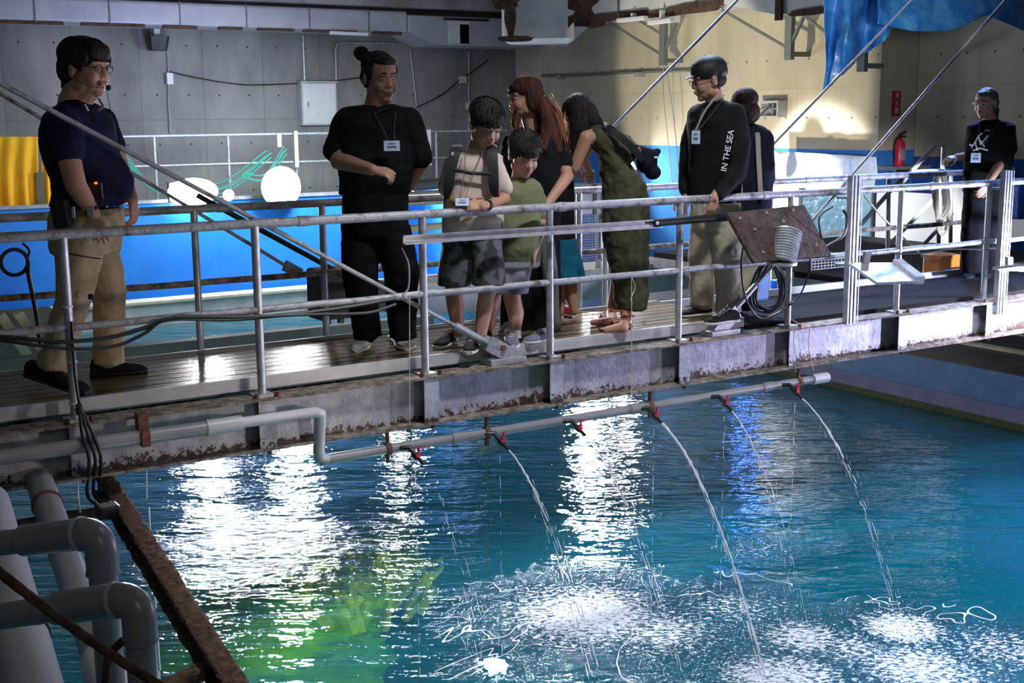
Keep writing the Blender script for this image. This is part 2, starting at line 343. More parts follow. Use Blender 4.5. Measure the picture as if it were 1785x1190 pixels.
# pool tank
struct('wall_pool_right', MB().box((10.9, -4, -6), (11.2, 19.3, -1.301)).mat(1).box((10.88, -4, -1.78), (10.9, 19.3, -1.63)).mat(2).box((10.87, -4, -2.0), (10.9, 19.3, -1.78)),
       [M_bluewall, M_violet, M_algae])
struct('wall_pool_left', MB().box((-7, -4, -6), (-6.6, 19.3, -1.2)), M_bluewall)
struct('wall_pool_back', MB().box((-7, 19.32, -6), (10.9, 20, -1.56)), M_bluewall)
struct('floor_pool', MB().box((-7, -4, -6.3), (11.2, 20, -6)), M_tankfloor)
struct('trim_3', MB().box((-7, 19.25, -1.95), (10.9, 19.6, -1.50)).mat(1).box((-7, 19.22, -1.50), (10.9, 19.62, -1.46)).box((-7, 19.22, -1.99), (10.9, 19.26, -1.93)), [M_ledge, M_cream])
struct('wall_tank_blue', MB().box((-7, 20, -1.6), (10.8, 20.12, .0)).mat(1).box((-7, 19.97, 0), (10.8, 20.16, .05)), [M_blue, M_galv])
struct('floor_walkway', MB().box((-7, 20.16, -.35), (14.4, 22.7, -.12)), M_slab)
# blue tank wall further right, seen between the people
struct('wall_tank_blue_right', MB().box((10.8, 18.6, -1.5), (10.95, 20.1, .1)).box((10.8, 18.5, -1.5), (14.4, 18.6, .1)), M_blue)

# ------------------------------------------------------------------ water
def water_material():
    m = bpy.data.materials.new('pool_water'); m.use_nodes = True; nt = m.node_tree; nt.nodes.clear()
    out = N(nt, 'ShaderNodeOutputMaterial'); tc = N(nt, 'ShaderNodeTexCoord')
    def noi(scale, det, rough=.5, st=(1, 1, 1), dist=0):
        rm = N(nt, 'ShaderNodeMapping'); rm.inputs['Rotation'].default_value = (0, 0, -HEAD); nt.links.new(tc.outputs['Object'], rm.inputs[0])
        mp = N(nt, 'ShaderNodeMapping'); mp.inputs['Scale'].default_value = st; nt.links.new(rm.outputs[0], mp.inputs[0])
        n = N(nt, 'ShaderNodeTexNoise'); n.inputs['Scale'].default_value = scale; n.inputs['Detail'].default_value = det; n.inputs['Roughness'].default_value = rough; n.inputs['Distortion'].default_value = dist
        nt.links.new(mp.outputs[0], n.inputs['Vector']); return n.outputs['Fac']
    def M2(op, a, b):
        n = N(nt, 'ShaderNodeMath', operation=op)
        for i, v in enumerate((a, b)):
            if isinstance(v, (int, float)): n.inputs[i].default_value = v
            elif v is not None: nt.links.new(v, n.inputs[i])
        return n.outputs[0]
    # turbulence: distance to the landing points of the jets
    turb = None; foam_glint = None
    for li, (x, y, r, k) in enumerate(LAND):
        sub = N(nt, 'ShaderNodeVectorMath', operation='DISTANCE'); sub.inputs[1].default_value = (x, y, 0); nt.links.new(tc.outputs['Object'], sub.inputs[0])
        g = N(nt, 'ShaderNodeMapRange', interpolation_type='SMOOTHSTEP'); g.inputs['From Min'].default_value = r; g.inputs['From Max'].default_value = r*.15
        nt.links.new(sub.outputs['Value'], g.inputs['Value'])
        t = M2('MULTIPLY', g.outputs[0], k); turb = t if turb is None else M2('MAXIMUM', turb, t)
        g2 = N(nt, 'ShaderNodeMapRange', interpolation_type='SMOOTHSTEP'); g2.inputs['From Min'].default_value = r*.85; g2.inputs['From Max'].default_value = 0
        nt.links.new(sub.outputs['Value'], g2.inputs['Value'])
        t2 = M2('MULTIPLY', g2.outputs[0], k*(1 if li < 6 else 1.0)); foam_glint = t2 if foam_glint is None else M2('MAXIMUM', foam_glint, t2)
    h = M2('MULTIPLY', noi(2.0, 3, .5, st=(1, .45, 1)), .060)
    h = M2('ADD', h, M2('MULTIPLY', noi(9, 3, .55, st=(1, .30, 1), dist=.4), .020))
    h = M2('ADD', h, M2('MULTIPLY', noi(26, 2, .5, st=(1, .4, 1)), .0045))
    hs = M2('MULTIPLY', M2('MULTIPLY', noi(9, 4, .62, dist=1.0), .07), turb)
    h = M2('ADD', h, hs)
    bp = N(nt, 'ShaderNodeBump'); bp.inputs['Strength'].default_value = 1; bp.inputs['Distance'].default_value = 1; nt.links.new(h, bp.inputs['Height'])
    gl = N(nt, 'ShaderNodeBsdfGlossy'); gl.inputs['Roughness'].default_value = .045; gl.inputs['Color'].default_value = (.95, .97, 1, 1); nt.links.new(bp.outputs[0], gl.inputs['Normal'])
    rf = N(nt, 'ShaderNodeBsdfRefraction'); rf.inputs['IOR'].default_value = 1.33; rf.inputs['Roughness'].default_value = 0; rf.inputs['Color'].default_value = (.45, .86, .88, 1); nt.links.new(bp.outputs[0], rf.inputs['Normal'])
    tr = N(nt, 'ShaderNodeBsdfTransparent'); tr.inputs['Color'].default_value = (.5, .88, .9, 1)
    df = N(nt, 'ShaderNodeBsdfDiffuse'); df.inputs['Color'].default_value = (.0, .25, .36, 1); nt.links.new(bp.outputs[0], df.inputs['Normal'])
    m1 = N(nt, 'ShaderNodeMixShader'); m1.inputs[0].default_value = .55; nt.links.new(tr.outputs[0], m1.inputs[1]); nt.links.new(rf.outputs[0], m1.inputs[2])
    m2 = N(nt, 'ShaderNodeMixShader'); m2.inputs[0].default_value = .30; nt.links.new(m1.outputs[0], m2.inputs[1]); nt.links.new(df.outputs[0], m2.inputs[2])
    fr = N(nt, 'ShaderNodeFresnel'); fr.inputs['IOR'].default_value = 1.36; nt.links.new(bp.outputs[0], fr.inputs['Normal'])
    m3 = N(nt, 'ShaderNodeMixShader'); nt.links.new(fr.outputs[0], m3.inputs[0]); nt.links.new(m2.outputs[0], m3.inputs[1]); nt.links.new(gl.outputs[0], m3.inputs[2])
    # white specks: jet foam, plus water glitter painted as diffuse white
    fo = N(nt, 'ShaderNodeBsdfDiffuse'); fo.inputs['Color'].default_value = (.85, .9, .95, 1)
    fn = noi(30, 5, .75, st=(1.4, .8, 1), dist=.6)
    fm = M2('SUBTRACT', .70, M2('MULTIPLY', foam_glint, .25)); st = M2('GREATER_THAN', fn, fm)
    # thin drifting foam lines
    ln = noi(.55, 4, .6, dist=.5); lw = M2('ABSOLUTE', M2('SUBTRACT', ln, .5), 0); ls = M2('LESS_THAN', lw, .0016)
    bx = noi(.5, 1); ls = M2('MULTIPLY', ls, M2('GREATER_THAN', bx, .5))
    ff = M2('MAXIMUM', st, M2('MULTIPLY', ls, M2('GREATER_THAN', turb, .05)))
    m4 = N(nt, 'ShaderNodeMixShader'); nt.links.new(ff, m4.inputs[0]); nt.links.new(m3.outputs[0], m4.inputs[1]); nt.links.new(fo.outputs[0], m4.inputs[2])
    nt.links.new(m4.outputs[0], out.inputs[0]); return m
# nozzles along the spray pipe and where their jets land
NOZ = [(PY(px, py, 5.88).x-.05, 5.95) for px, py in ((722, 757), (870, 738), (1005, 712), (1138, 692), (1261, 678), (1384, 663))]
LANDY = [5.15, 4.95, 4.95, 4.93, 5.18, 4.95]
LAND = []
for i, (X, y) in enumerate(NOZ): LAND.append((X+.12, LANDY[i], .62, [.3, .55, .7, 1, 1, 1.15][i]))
for px, py, r, k in ((1020, 1070, 1.15, 1.15), (1150, 1100, .9, .85), (1290, 1060, .8, .6), (1380, 1180, .8, 1), (1600, 1165, .9, 1.0), (1740, 1130, .8, .75), (1480, 1130, .7, .8), (900, 1160, .6, .35), (430, 960, 1.3, .35), (1330, 960, .5, .4)):  # extra zones of rough water and painted white glitter
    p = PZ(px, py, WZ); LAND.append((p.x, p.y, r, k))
wm = MB().add([(-6.6, -4, 0), (10.88, -4, 0), (10.88, 19.26, 0), (-6.6, 19.26, 0)], [(0, 1, 2, 3)])
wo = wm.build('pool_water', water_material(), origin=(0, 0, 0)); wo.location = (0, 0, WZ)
tag(wo, 'rippled teal pool water with white glints spreading under the footbridge', 'water', kind='stuff')

# ------------------------------------------------------------------ coral, fish under water
def rock(name, c, r, m, label, cat, seed, amp=.35, kind=None, sub=5):
    import bmesh
    bm = bmesh.new(); bmesh.ops.create_icosphere(bm, subdivisions=sub, radius=1)
    for v in bm.verts:
        n = noise.fractal(v.co*1.6+Vector((seed, 0, 0)), 1, 2, 5)*amp+abs(noise.noise(v.co*7+Vector((0, seed, 0))))*amp*.5
        v.co = Vector((v.co.x*r[0], v.co.y*r[1], v.co.z*r[2]))*(1+n)
    me = bpy.data.meshes.new(name); bm.to_mesh(me); bm.free(); me.materials.append(m)
    o = bpy.data.objects.new(name, me); COL.objects.link(o); o.location = c
    tag(o, label, cat); me.polygons.foreach_set('use_smooth', [True]*len(me.polygons)); return o
M_coralg = mat('green_coral', (.06, .30, .02), .8, col2=(.30, .55, .04), scale=6, bump=1, bscale=9)
M_coraly = mat('yellow_coral', (.62, .52, .04), .8, col2=(.95, .80, .10), scale=5)
M_coralb = mat('brown_coral', (.24, .18, .09), .85, col2=(.42, .32, .14), scale=7, bump=1)
M_purple = mat('purple_shape', (.12, .06, .32), .8, col2=(.16, .10, .45), scale=2)
p = PZ(430, 1150, -2.5); rock('coral_rock', p, (1.0, .8, .32), M_coralg, 'green algae covered rock under the water below the near pipes', 'rock', 3)
p = PZ(575, 1010, -2.5); rock('coral_rock', p, (.7, .5, .33), M_coralb, 'brown coral rock under the water behind the yellow coral', 'rock', 9)
p = PZ(1800, 955, -2.6); rock('submerged_shape', p, (.5, .8, .3), M_purple, 'purple rounded shape under the water at the right edge', 'rock', 5, amp=.08)  # purple mound below the water surface
cor = thing('yellow_coral', 'bright yellow branching coral under the glittering water', 'coral', PZ(650, 1050, -2.6))
cb = MB(); cc = PZ(640, 1040, -2.15)
for i in range(70):
    a = random.uniform(0, 2*PI); rr = random.uniform(0, .42)
    b0 = cc+Vector((math.cos(a)*rr, math.sin(a)*rr*.9, -.1)); L = random.uniform(.15, .38)
    d = Vector((math.cos(a)*.6+random.uniform(-.3, .3), math.sin(a)*.5+random.uniform(-.3, .3), random.uniform(.5, 1))).normalized()
    p1 = b0+d*L; cb.tube([b0, b0+d*L*.5+Vector((0, 0, .02)), p1], [.035, .03, .022], n=7)
    for j in range(2):
        d2 = (d+Vector((random.uniform(-.8, .8), random.uniform(-.8, .8), random.uniform(0, .4)))).normalized(); cb.tube([b0+d*L*.6, b0+d*L*.6+d2*L*.5], [.022, .016], n=6)
cb.build('branches', M_coraly, cor, smooth=True)

def fish(c, L, yaw, m, label):
    t = thing('fish', label, 'fish', c); dx = Vector((math.cos(yaw), math.sin(yaw), 0)); sd = Vector((-dx.y, dx.x, 0)); z = Vector((0, 0, 1)); c = Vector(c)
    b = MB(); secs = [(-.5, .01, .01), (-.44, .035, .06), (-.3, .075, .13), (-.1, .09, .16), (.1, .075, .13), (.28, .04, .07), (.36, .02, .035), (.4, .012, .03)]
    b.loft([(c+dx*(-s*L), w_*L, h*L, sd, z) for s, w_, h in secs], sd, z, n=14, p=2); b.build('body', m, t, smooth=True)
    f = MB(); f.obox(c-dx*L*.47+z*.03*L, dx*L*.07, sd*.004, z*L*.06); f.obox(c-dx*L*.47-z*.03*L, dx*L*.07, sd*.004, z*L*.06); f.build('tail_fin', m, t)
    f = MB(); f.obox(c+z*L*.15, dx*L*.2, sd*.003, z*L*.035); f.build('dorsal_fin', m, t)
    return t
pf = PZ(843, 781, -1.98); fish(pf, .46, math.atan2(R2.y, R2.x)+PI, mat('orange_fish', (.75, .22, .06), .5, col2=(.85, .38, .15), scale=8), 'orange pink fish swimming just under the surface by the second jet')
pf = PZ(1742, 925, -2.3)

# ------------------------------------------------------------------ FOOTBRIDGE
YN, YF = 5.99, 7.20; XA, XB = -1.0, 9.9
POSTS = [-.55, .40, 1.34, 2.27, 3.22, 4.05, 5.02, 5.96, 7.02, 7.98]
def girder(y, label, side):
    t = thing('bridge_girder', label, 'girder', (0, y, -.35))
    b = MB(); b.box((XA, y-.004, -.34), (XB, y+.004, -.09)); b.build('web', M_web, t)
    b = MB(); b.box((XA, y-.085, -.092), (XB, y+.07, -.080)); b.build('top_flange', M_rustflange, t)
    b = MB(); b.box((XA, y-.085, -.352), (XB, y+.07, -.338)); b.build('bottom_flange', M_rustflange, t)
    for X in POSTS:
        b = MB(); yy = y-.075*side; b.box((X+.03, min(y, yy), -.338), (X+.042, max(y, yy), -.092)).box((X-.05, min(y, yy)+.0, -.338), (X+.03, min(y, yy)+.006, -.092)) if side > 0 else b.box((X, min(y, yy), -.338), (X+.01, max(y, yy), -.092))
        b.build('stiffener', M_web, t)
        b = MB()
        for dx in (-.05, .06): b.tube([(X+dx, y-.055, -.08), (X+dx, y-.055, -.055)], .012, n=6)
        b.tube([(X+.005, y-.06, -.352), (X+.005, y-.06, -.372)], .012, n=6); b.build('bolt', M_bolt, t)
    return t
girder(YN, 'galvanised near girder of the footbridge with rusty flanges facing the pool', 1)
girder(YF, 'far girder of the footbridge behind the deck', -1)
cb = thing('bridge_underframe', 'steel cross members joining the two bridge girders', 'frame', (0, 6.6, -.33))
for X in [x+.03 for x in POSTS]+[8.9, 9.6]:
    MB().box((X-.03, YN+.006, -.30), (X+.03, YF-.006, -.10)).build('cross_member', M_galv, cb)
# deck
XE = PZ(1366, 566, 0).x
dk = thing('bridge_deck', 'brown ribbed deck boards of the footbridge with a white edge strip', 'deck', (2.5, 6.5, -.08))
b = MB(); y0, y1 = 6.10, 6.98; nb = 8; bw = (y1-y0)/nb
for i in range(nb):
    a = y0+i*bw
    for j in range(3):
        q = a+.006+j*(bw-.012)/3; b.box((XA, q, -.03), (XE, q+(bw-.012)/3-.006, -.001))
    b.box((XA, a+.004, -.05), (XE, a+bw-.004, -.006))
b.build('board', M_deck, dk)
MB().box((XA, 6.075, -.062), (XE, 6.098, .004)).build('edge_strip', M_whiteal, dk)
MB().box((XA, 6.982, -.062), (XE, 7.0, .004)).build('edge_strip', M_whiteal, dk)
MB().box((XA, 6.11, -.0795), (XE, 6.97, -.051)).build('bearer', M_steelgrey, dk)
gr = thing('walkway_grating', 'dark mesh grating at the far end of the footbridge', 'grating', (7, 6.5, -.08))
MB().box((XE+.01, 6.06, -.079), (XB, 6.94, -.05)).build('panel', M_grate, gr)
MB().box((XE+.01, 6.94, -.079), (XB, 6.97, -.0)).build('kerb', M_whiteal, gr)

# railings
def railing(y, label, posts, lean=0, xs=(XA, XB)):
    t = thing('guard_rail', label, 'railing', (0, y, -.08))
    MB().tube([(xs[0], y, .80), (xs[1], y, .80)], .0245, n=14).build('top_rail', M_galvrail, t, smooth=True)
    m_ = MB(); n_ = 60
    m_.tube([(lerp(xs[0], xs[1], i/n_), y, .365+.002*math.sin(i*1.7)) for i in range(n_+1)], .019, n=12); m_.build('middle_rail', M_galvrail if y < 6.5 else M_rustflange, t, smooth=True)
    for X in posts:
        b = MB(); b.tube([(X, y, -.075), (X, y, .79)], .0215, n=12); b.box((X-.05, y-.05, -.08), (X+.05, y+.05, -.068)); b.build('post', M_galv, t, smooth=True)
    for X in (XA+1.9+i*1.6 for i in range(5)):
        MB().tube([(X, y, .80), (X+.06, y, .80)], .028, n=14).build('sleeve', M_galvrail, t, smooth=True)
    return t
railing(YN, 'near guard rail of the footbridge, galvanised pipe spotted with rust', POSTS)
railing(YF, 'far guard rail of the footbridge behind the visitors', [.45, 1.15, 2.36, 3.17, 4.3, 5.12, 5.35, 6.3, 6.95, 7.9])
# spray pipe under the near girder
ZP, YP = -.455, 5.94
sp = thing('spray_pipe', 'grey plastic spray pipe hung below the near girder of the footbridge', 'pipe', (4, YP, ZP-.03))
X0 = PY(548, 765, YP).x
MB().tube([(X0+.03, YP, ZP), (PY(1442, 640, YP).x, YP, ZP)], .027, n=16).build('pipe_run', M_pvc, sp, smooth=True)
pts = [(X0-1.2, 5.87, -.175), (X0-.02, 5.87, -.175), (X0+.012, 5.88, -.19), (X0+.018, 5.90, -.23), (X0+.018, 5.93, ZP+.05), (X0+.03, YP, ZP+.012), (X0+.07, YP, ZP)]
MB().tube(pts, [.026, .029, .031, .031, .031, .031, .03], n=16).build('elbow', M_pvcl, sp, smooth=True)
MB().tube([(XA, 5.865, -.175), (X0-.45, 5.865, -.175)], .036, n=16).build('supply_pipe', M_pvc, sp, smooth=True)
MB().tube([(X0-.6, 5.866, -.175), (X0-.42, 5.866, -.175)], .040, n=16).build('coupling', M_pvcl, sp, smooth=True)
for X in (3.35, 4.6, 5.7): MB().tube([(X, YP, ZP), (X+.09, YP, ZP)], .032, n=16).build('coupling', M_pvc, sp, smooth=True)
xe = PY(1442, 640, YP).x; MB().tube([(xe-.14, YP, ZP), (xe, YP, ZP)], .036, n=16).build('end_cap', M_pvcl, sp, smooth=True)
for X in (.62, 1.62): MB().box((X-.02, 5.82, -.215), (X+.02, 5.905, -.14)).box((X-.025, 5.85, -.14), (X+.025, 5.91, -.06)).build('clamp', M_bolt, sp)
for X in (2.95, 3.58, 4.76, 6.03): MB().tube([(X-.014, YP, ZP), (X+.014, YP, ZP)], .036, n=14).box((X-.008, YP-.008, ZP-.075), (X+.008, YP+.008, -.352)).build('clamp', M_bolt, sp)
vo = None
for i, (X, y) in enumerate(NOZ):
    pos = ['nearest the pipe elbow', 'above the orange fish', 'third from the pipe elbow', 'feeding the widest jet', 'second from the pipe end cap', 'nearest the pipe end cap']
    v = thing('spray_valve', 'black spray valve with red lever, '+pos[i], 'valve', (X, y-.05, ZP), 'valves along the spray pipe')
    b = MB(); b.tube([(X-.02, y-.025, ZP+.0), (X+.03, y-.05, ZP-.0), (X+.055, y-.085, ZP-.045)], [.015, .015, .014], n=10)
    b.tube([(X+.05, y-.08, ZP-.04), (X+.082, y-.115, ZP-.085)], .011, n=10); b.tube([(X+.045, y-.075, ZP-.03), (X+.062, y-.092, ZP-.055)], .020, n=8); b.build('body', M_blackp, v, smooth=True)
    MB().obox((X+.062, y-.095, ZP-.012), (.007, 0, .003), (0, .006, 0), (.006, 0, .026)).obox((X+.056, y-.098, ZP-.038), (.014, 0, 0), (0, .01, 0), (0, 0, .008)).build('lever', M_red, v, bevel=.002)
# jets
def jet_material():
    m, nt, b = new_mat('jet_water'); b.inputs['Base Color'].default_value = (.92, .95, 1, 1); b.inputs['Roughness'].default_value = .12
    b.inputs['Transmission Weight'].default_value = .35; b.inputs['IOR'].default_value = 1.33; b.inputs['Specular IOR Level'].default_value = 1; return m
M_jet = jet_material(); jw = [0, .8, .75, 1.5, .6, .85]
JL = ['thin water jet from the valve nearest the pipe elbow', 'water jet falling in front of the orange fish', 'faint broken jet between the fish and the widest jet', 'widest white water jet falling from the spray pipe', 'narrow jet crossing the blue light streak', 'water jet nearest the end cap of the spray pipe']
for i, (X, y) in enumerate(NOZ):
    p0 = Vector((X+.085, y-.12, ZP-.09)); p3 = Vector((X+.12, LANDY[i], WZ))
    H = p0.z-WZ; b = MB(); nn = 46; prev = None; wdt = .0065*max(.55, jw[i]); vz = .9
    def P(t): return Vector((lerp(p0.x, p3.x, t), lerp(p0.y, p3.y, t), p0.z-(vz*t*.35*H+(1-.35*vz)*H*t*t)))
    rnd = random.Random(i+3)
    run = []; 
    if jw[i] > .3:
        for k in range(int(nn*.42)+1):
            t = k/nn; run.append(P(t)+Vector((rnd.gauss(0, 1), rnd.gauss(0, 1), 0))*.0015)
        b.tube(run, [wdt*(1-.3*k/len(run))*rnd.uniform(.8, 1.2) for k in range(len(run))], n=8)
    for strand in range(int(5*max(.6, jw[i]))):
        sp_ = Vector((rnd.gauss(0, .016), rnd.gauss(0, .016), 0)); t = rnd.uniform(.08, .3) if jw[i] else rnd.uniform(.12, .35)
        while t < .985:
            L = rnd.uniform(.02, .07); q = [P(min(1, t+L*s_/3))+sp_*t*1.6 for s_ in range(4)]; rr = wdt*rnd.uniform(.25, .62)
            b.tube(q, [rr*.4, rr, rr, rr*.3], n=6); t += L+rnd.uniform(.0, .09)*(1.3-.5*jw[i])
    for k in range(int(40*jw[i])+12):
        t = rnd.uniform(.2, .97); o_ = Vector((rnd.gauss(0, .06), rnd.gauss(0, .06), 0))*t; q0 = P(t)+o_; L = rnd.uniform(.01, .04); b.tube([q0, q0+Vector((0, -.01, -L))], .0013, n=4)
    tag(b.build('water_jet', M_jet, smooth=True), JL[i], 'water jet', 'jets from the spray pipe')
    # drips straight down from the valve
    if i in (0, 1, 3, 4, 5):
        b = MB(); z = p0.z-.03; dx = -.02
        while z > WZ+.03:
            L = rnd.uniform(.02, .08); b.tube([(X+.055+dx, y-.1, z), (X+.055+dx, y-.1, z-L)], .0017, n=5); z -= L+rnd.uniform(.02, .10)
        tag(b.build('water_drip', M_jet), ['drip below the valve nearest the pipe elbow', 'drip falling beside the orange fish', '', 'drip below the valve of the widest jet', 'drip below the valve second from the end cap', 'drip below the valve nearest the end cap'][i], 'drip', 'drips from the spray valves')
b = MB(); rnd = random.Random(5); z = -.36; pb = PY(255, 815, 5.98)
while z > WZ+.03:
    L = rnd.uniform(.08, .2); b.tube([(pb.x+rnd.gauss(0, .004), pb.y, z), (pb.x+rnd.gauss(0, .004), pb.y, z-L)], [.005, .004], n=6); z -= L+rnd.uniform(0, .05)
tag(b.build('water_drip', M_jet, smooth=True), 'trickle dropping from the girder beside the rusty beam', 'drip')
# droplets round the splashes
b = MB(); rnd = random.Random(11)
for (x, y, r, k) in LAND[1:6]:
    for _ in range(int(60*k)):
        a = rnd.uniform(0, 2*PI); q = abs(rnd.gauss(0, .22)); z = WZ+abs(rnd.gauss(0, .06))
        b.ell((x+math.cos(a)*q, y+math.sin(a)*q, z+.008), (.004, .004, .005), n=5, m=4)
tag(b.build('splash_droplets', M_jet), 'spray of droplets where the jets hit the water', 'splash', kind='stuff')

# ------------------------------------------------------------------ stays (bridge hangers)
def stay(name, p0, p1, r, m, label, shoe=None, group='stays holding the footbridge', r2=None):
    t = thing(name, label, 'stay rod', p1, group); p0, p1 = Vector(p0), Vector(p1)
    MB().tube([p0, p1], r, n=10).build('rod', m, t, smooth=True); d = (p1-p0).normalized()
    if shoe:
        s = shoe; q = p1
        MB().tube([q-d*.30, q-d*.05], r*1.8, n=8).build('turnbuckle', M_galv, t, smooth=True)
        side = Vector((0, 1, 0)); u = d.cross(side)
        for k in (-1, 1): MB().obox(q+d*.04+side*.035*k, d*.11, side*.006, u*.045).build('shoe_cheek', M_galv, t)
        MB().obox(Vector((q.x+.06*s, q.y, -.062)), (.12, 0, 0), (0, .06, 0), (0, 0, .018)).obox(Vector((q.x+.09*s, q.y, -.02)), (.05, 0, 0), (0, .03, 0), (0, 0, .03)).build('foot_plate', M_galv, t, bevel=.004)
        MB().tube([q+Vector((.03*s, -.06, 0)), q+Vector((.03*s, .06, 0))], .016, n=8).build('pin', M_bolt, t)
    return t
def ext(a, b, k): return a+(a-b)*k
a, b_ = PY(0, 145, 6.02), PY(862, 605, 6.02); stay('stay_rod', ext(a, b_, .9), b_, .0125, M_galvrail, 'pale stay rod crossing in front of the navy shirted guide', 1)
a, b_ = PY(1740, 15, 6.02), PY(1268, 553, 6.02); stay('stay_rod', ext(a, b_, .35), b_, .011, M_stay, 'stay rod landing beside the cap wearer, running up under the tarp', -1)
a, b_ = PY(0, 163, 7.25), PY(510, 470, 7.25); stay('stay_rod', ext(a, b_, .9), b_, .011, M_galvrail, 'stay rod behind the guide ending at the far rail', None)
MB_ = MB().obox(b_, (.05, 0, -.03), (0, .02, 0), (.015, 0, .03)); tag(MB_.build('stay_bracket', M_galv), 'pale bracket at the foot of the stay rod behind the guide', 'bracket')
a, b_ = PY(380, 360, 7.3), PY(600, 480, 7.3); stay('stay_rod', ext(a, b_, .15), b_, .017, M_black, 'thick dark stay behind the far rail between the guide and the man in black', None)
a, b_ = PY(1285, 0, 7.3), PY(1075, 215, 7.3); stay('stay_rod', ext(a, b_, .3), b_+(b_-a)*.55, .0115, M_stay, 'stay rod rising above the bending woman', None)
a, b_ = PY(1570, 20, 7.6), PY(1340, 260, 7.6); stay('stay_rod', ext(a, b_, .4), b_+(b_-a)*.45, .0105, M_stay, 'stay rod rising behind the person with shoulder straps', None)

# ------------------------------------------------------------------ lamp arm, rusty plate, canister on the near rail
la = thing('channel_bar', 'long scratched channel bar lashed along the near guard rail', 'bar', PY(985, 400, 5.90))
pa, pb = PY(702, 418, 5.91), PY(1150, 389, 5.91)
b = MB(); d = (pb-pa); b.obox((pa+pb)/2, d/2, (0, .003, 0), (0, 0, .022)).obox((pa+pb)/2+Vector((0, -.015, -.021)), d/2, (0, .016, 0), (0, 0, .003)).obox((pa+pb)/2+Vector((0, -.008, .021)), d/2, (0, .01, 0), (0, 0, .003)); b.build('channel', M_galv, la)
pc, pd = PY(1140, 388, 5.90), PY(1300, 376, 5.90)
MB().tube([pc, pd], .024, n=12).build('arm_pipe', M_black, la, smooth=True)
MB().tube([pc-Vector((.0, .03, 0)), pc-Vector((0, .034, 0))], .012, n=8).tube([PY(968, 399, 5.885), PY(968, 399, 5.875)], .012, n=8).build('bolt', M_galv, la)
pl = thing('mounting_plate', 'rust black steel plate bolted on the lamp arm', 'plate', PY(1350, 455, 5.82))
q = [PY(1265, 372, 5.85), PY(1400, 358, 5.98), PY(1448, 447, 5.80), PY(1312, 458, 5.66)]
nrm = (q[1]-q[0]).cross(q[3]-q[0]).normalized()*.012
b = MB(); b.add([v+nrm for v in q]+[v-nrm for v in q], [(0, 1, 2, 3), (7, 6, 5, 4), (0, 4, 5, 1), (1, 5, 6, 2), (2, 6, 7, 3), (3, 7, 4, 0)]); b.build('plate', M_bronze, pl, bevel=.004)
b = MB()
for s_, t_ in ((.1, .15), (.45, .1), (.8, .1), (.2, .4), (.6, .3), (.15, .85), (.85, .85)):
    c = q[0]+(q[1]-q[0])*s_+(q[3]-q[0])*t_; b.tube([c-nrm*1.0, c-nrm*1.0+nrm.normalized()*-.012 if nrm.z < 0 else c+nrm*2.0], .010, n=6)
b.build('bolt', M_galv, pl)
cn = thing('lamp_canister', 'ribbed grey canister hanging under the rusty plate', 'lamp', PY(1372, 455, 5.75))
c0, c1 = PY(1363, 458, 5.72), PY(1375, 402, 5.76); b = MB(); pts = []; rs = []
for k in range(25):
    t = k/24; pts.append(c0+(c1-c0)*t); rs.append(.088*(1 if k % 2 else .93))
b.tube(pts, rs, n=28); b.build('housing', M_galv, cn); MB().tube([c0-Vector((0, 0, .012)), c0+Vector((0, 0, .004))], .095, n=28).build('rim', M_galv, cn)
# unistrut posts
for px, pyt, pyb, lab in ((1487, 305, 562, 'slotted channel post carrying the switched off floodlight'), (1752, 297, 545, 'slotted channel post carrying the lit floodlight')):
    a, b_ = PY(px, pyt, 5.93), PY(px-4, pyb, 5.93); t = thing('channel_post', lab, 'post', b_, 'channel posts on the near rail'); X = a.x; b = MB()
    for k, y_ in enumerate((-.04, -.004, .032)):
        b.box((X-.05+k*.034, 5.885, b_.z), (X-.05+k*.034+.006, 5.93, a.z)).box((X-.044+k*.034, 5.922, b_.z), (X-.016+k*.034, 5.93, a.z))
        b.box((X-.044+k*.034, 5.885, b_.z), (X-.038+k*.034, 5.888, a.z)).box((X-.022+k*.034, 5.885, b_.z), (X-.016+k*.034, 5.888, a.z))
    b.build('channel', M_galv, t); MB().box((X-.055, 5.932, .75), (X+.06, 6.02, .765)).box((X-.055, 5.932, .30), (X+.06, 6.02, .312)).build('bracket', M_galv, t)
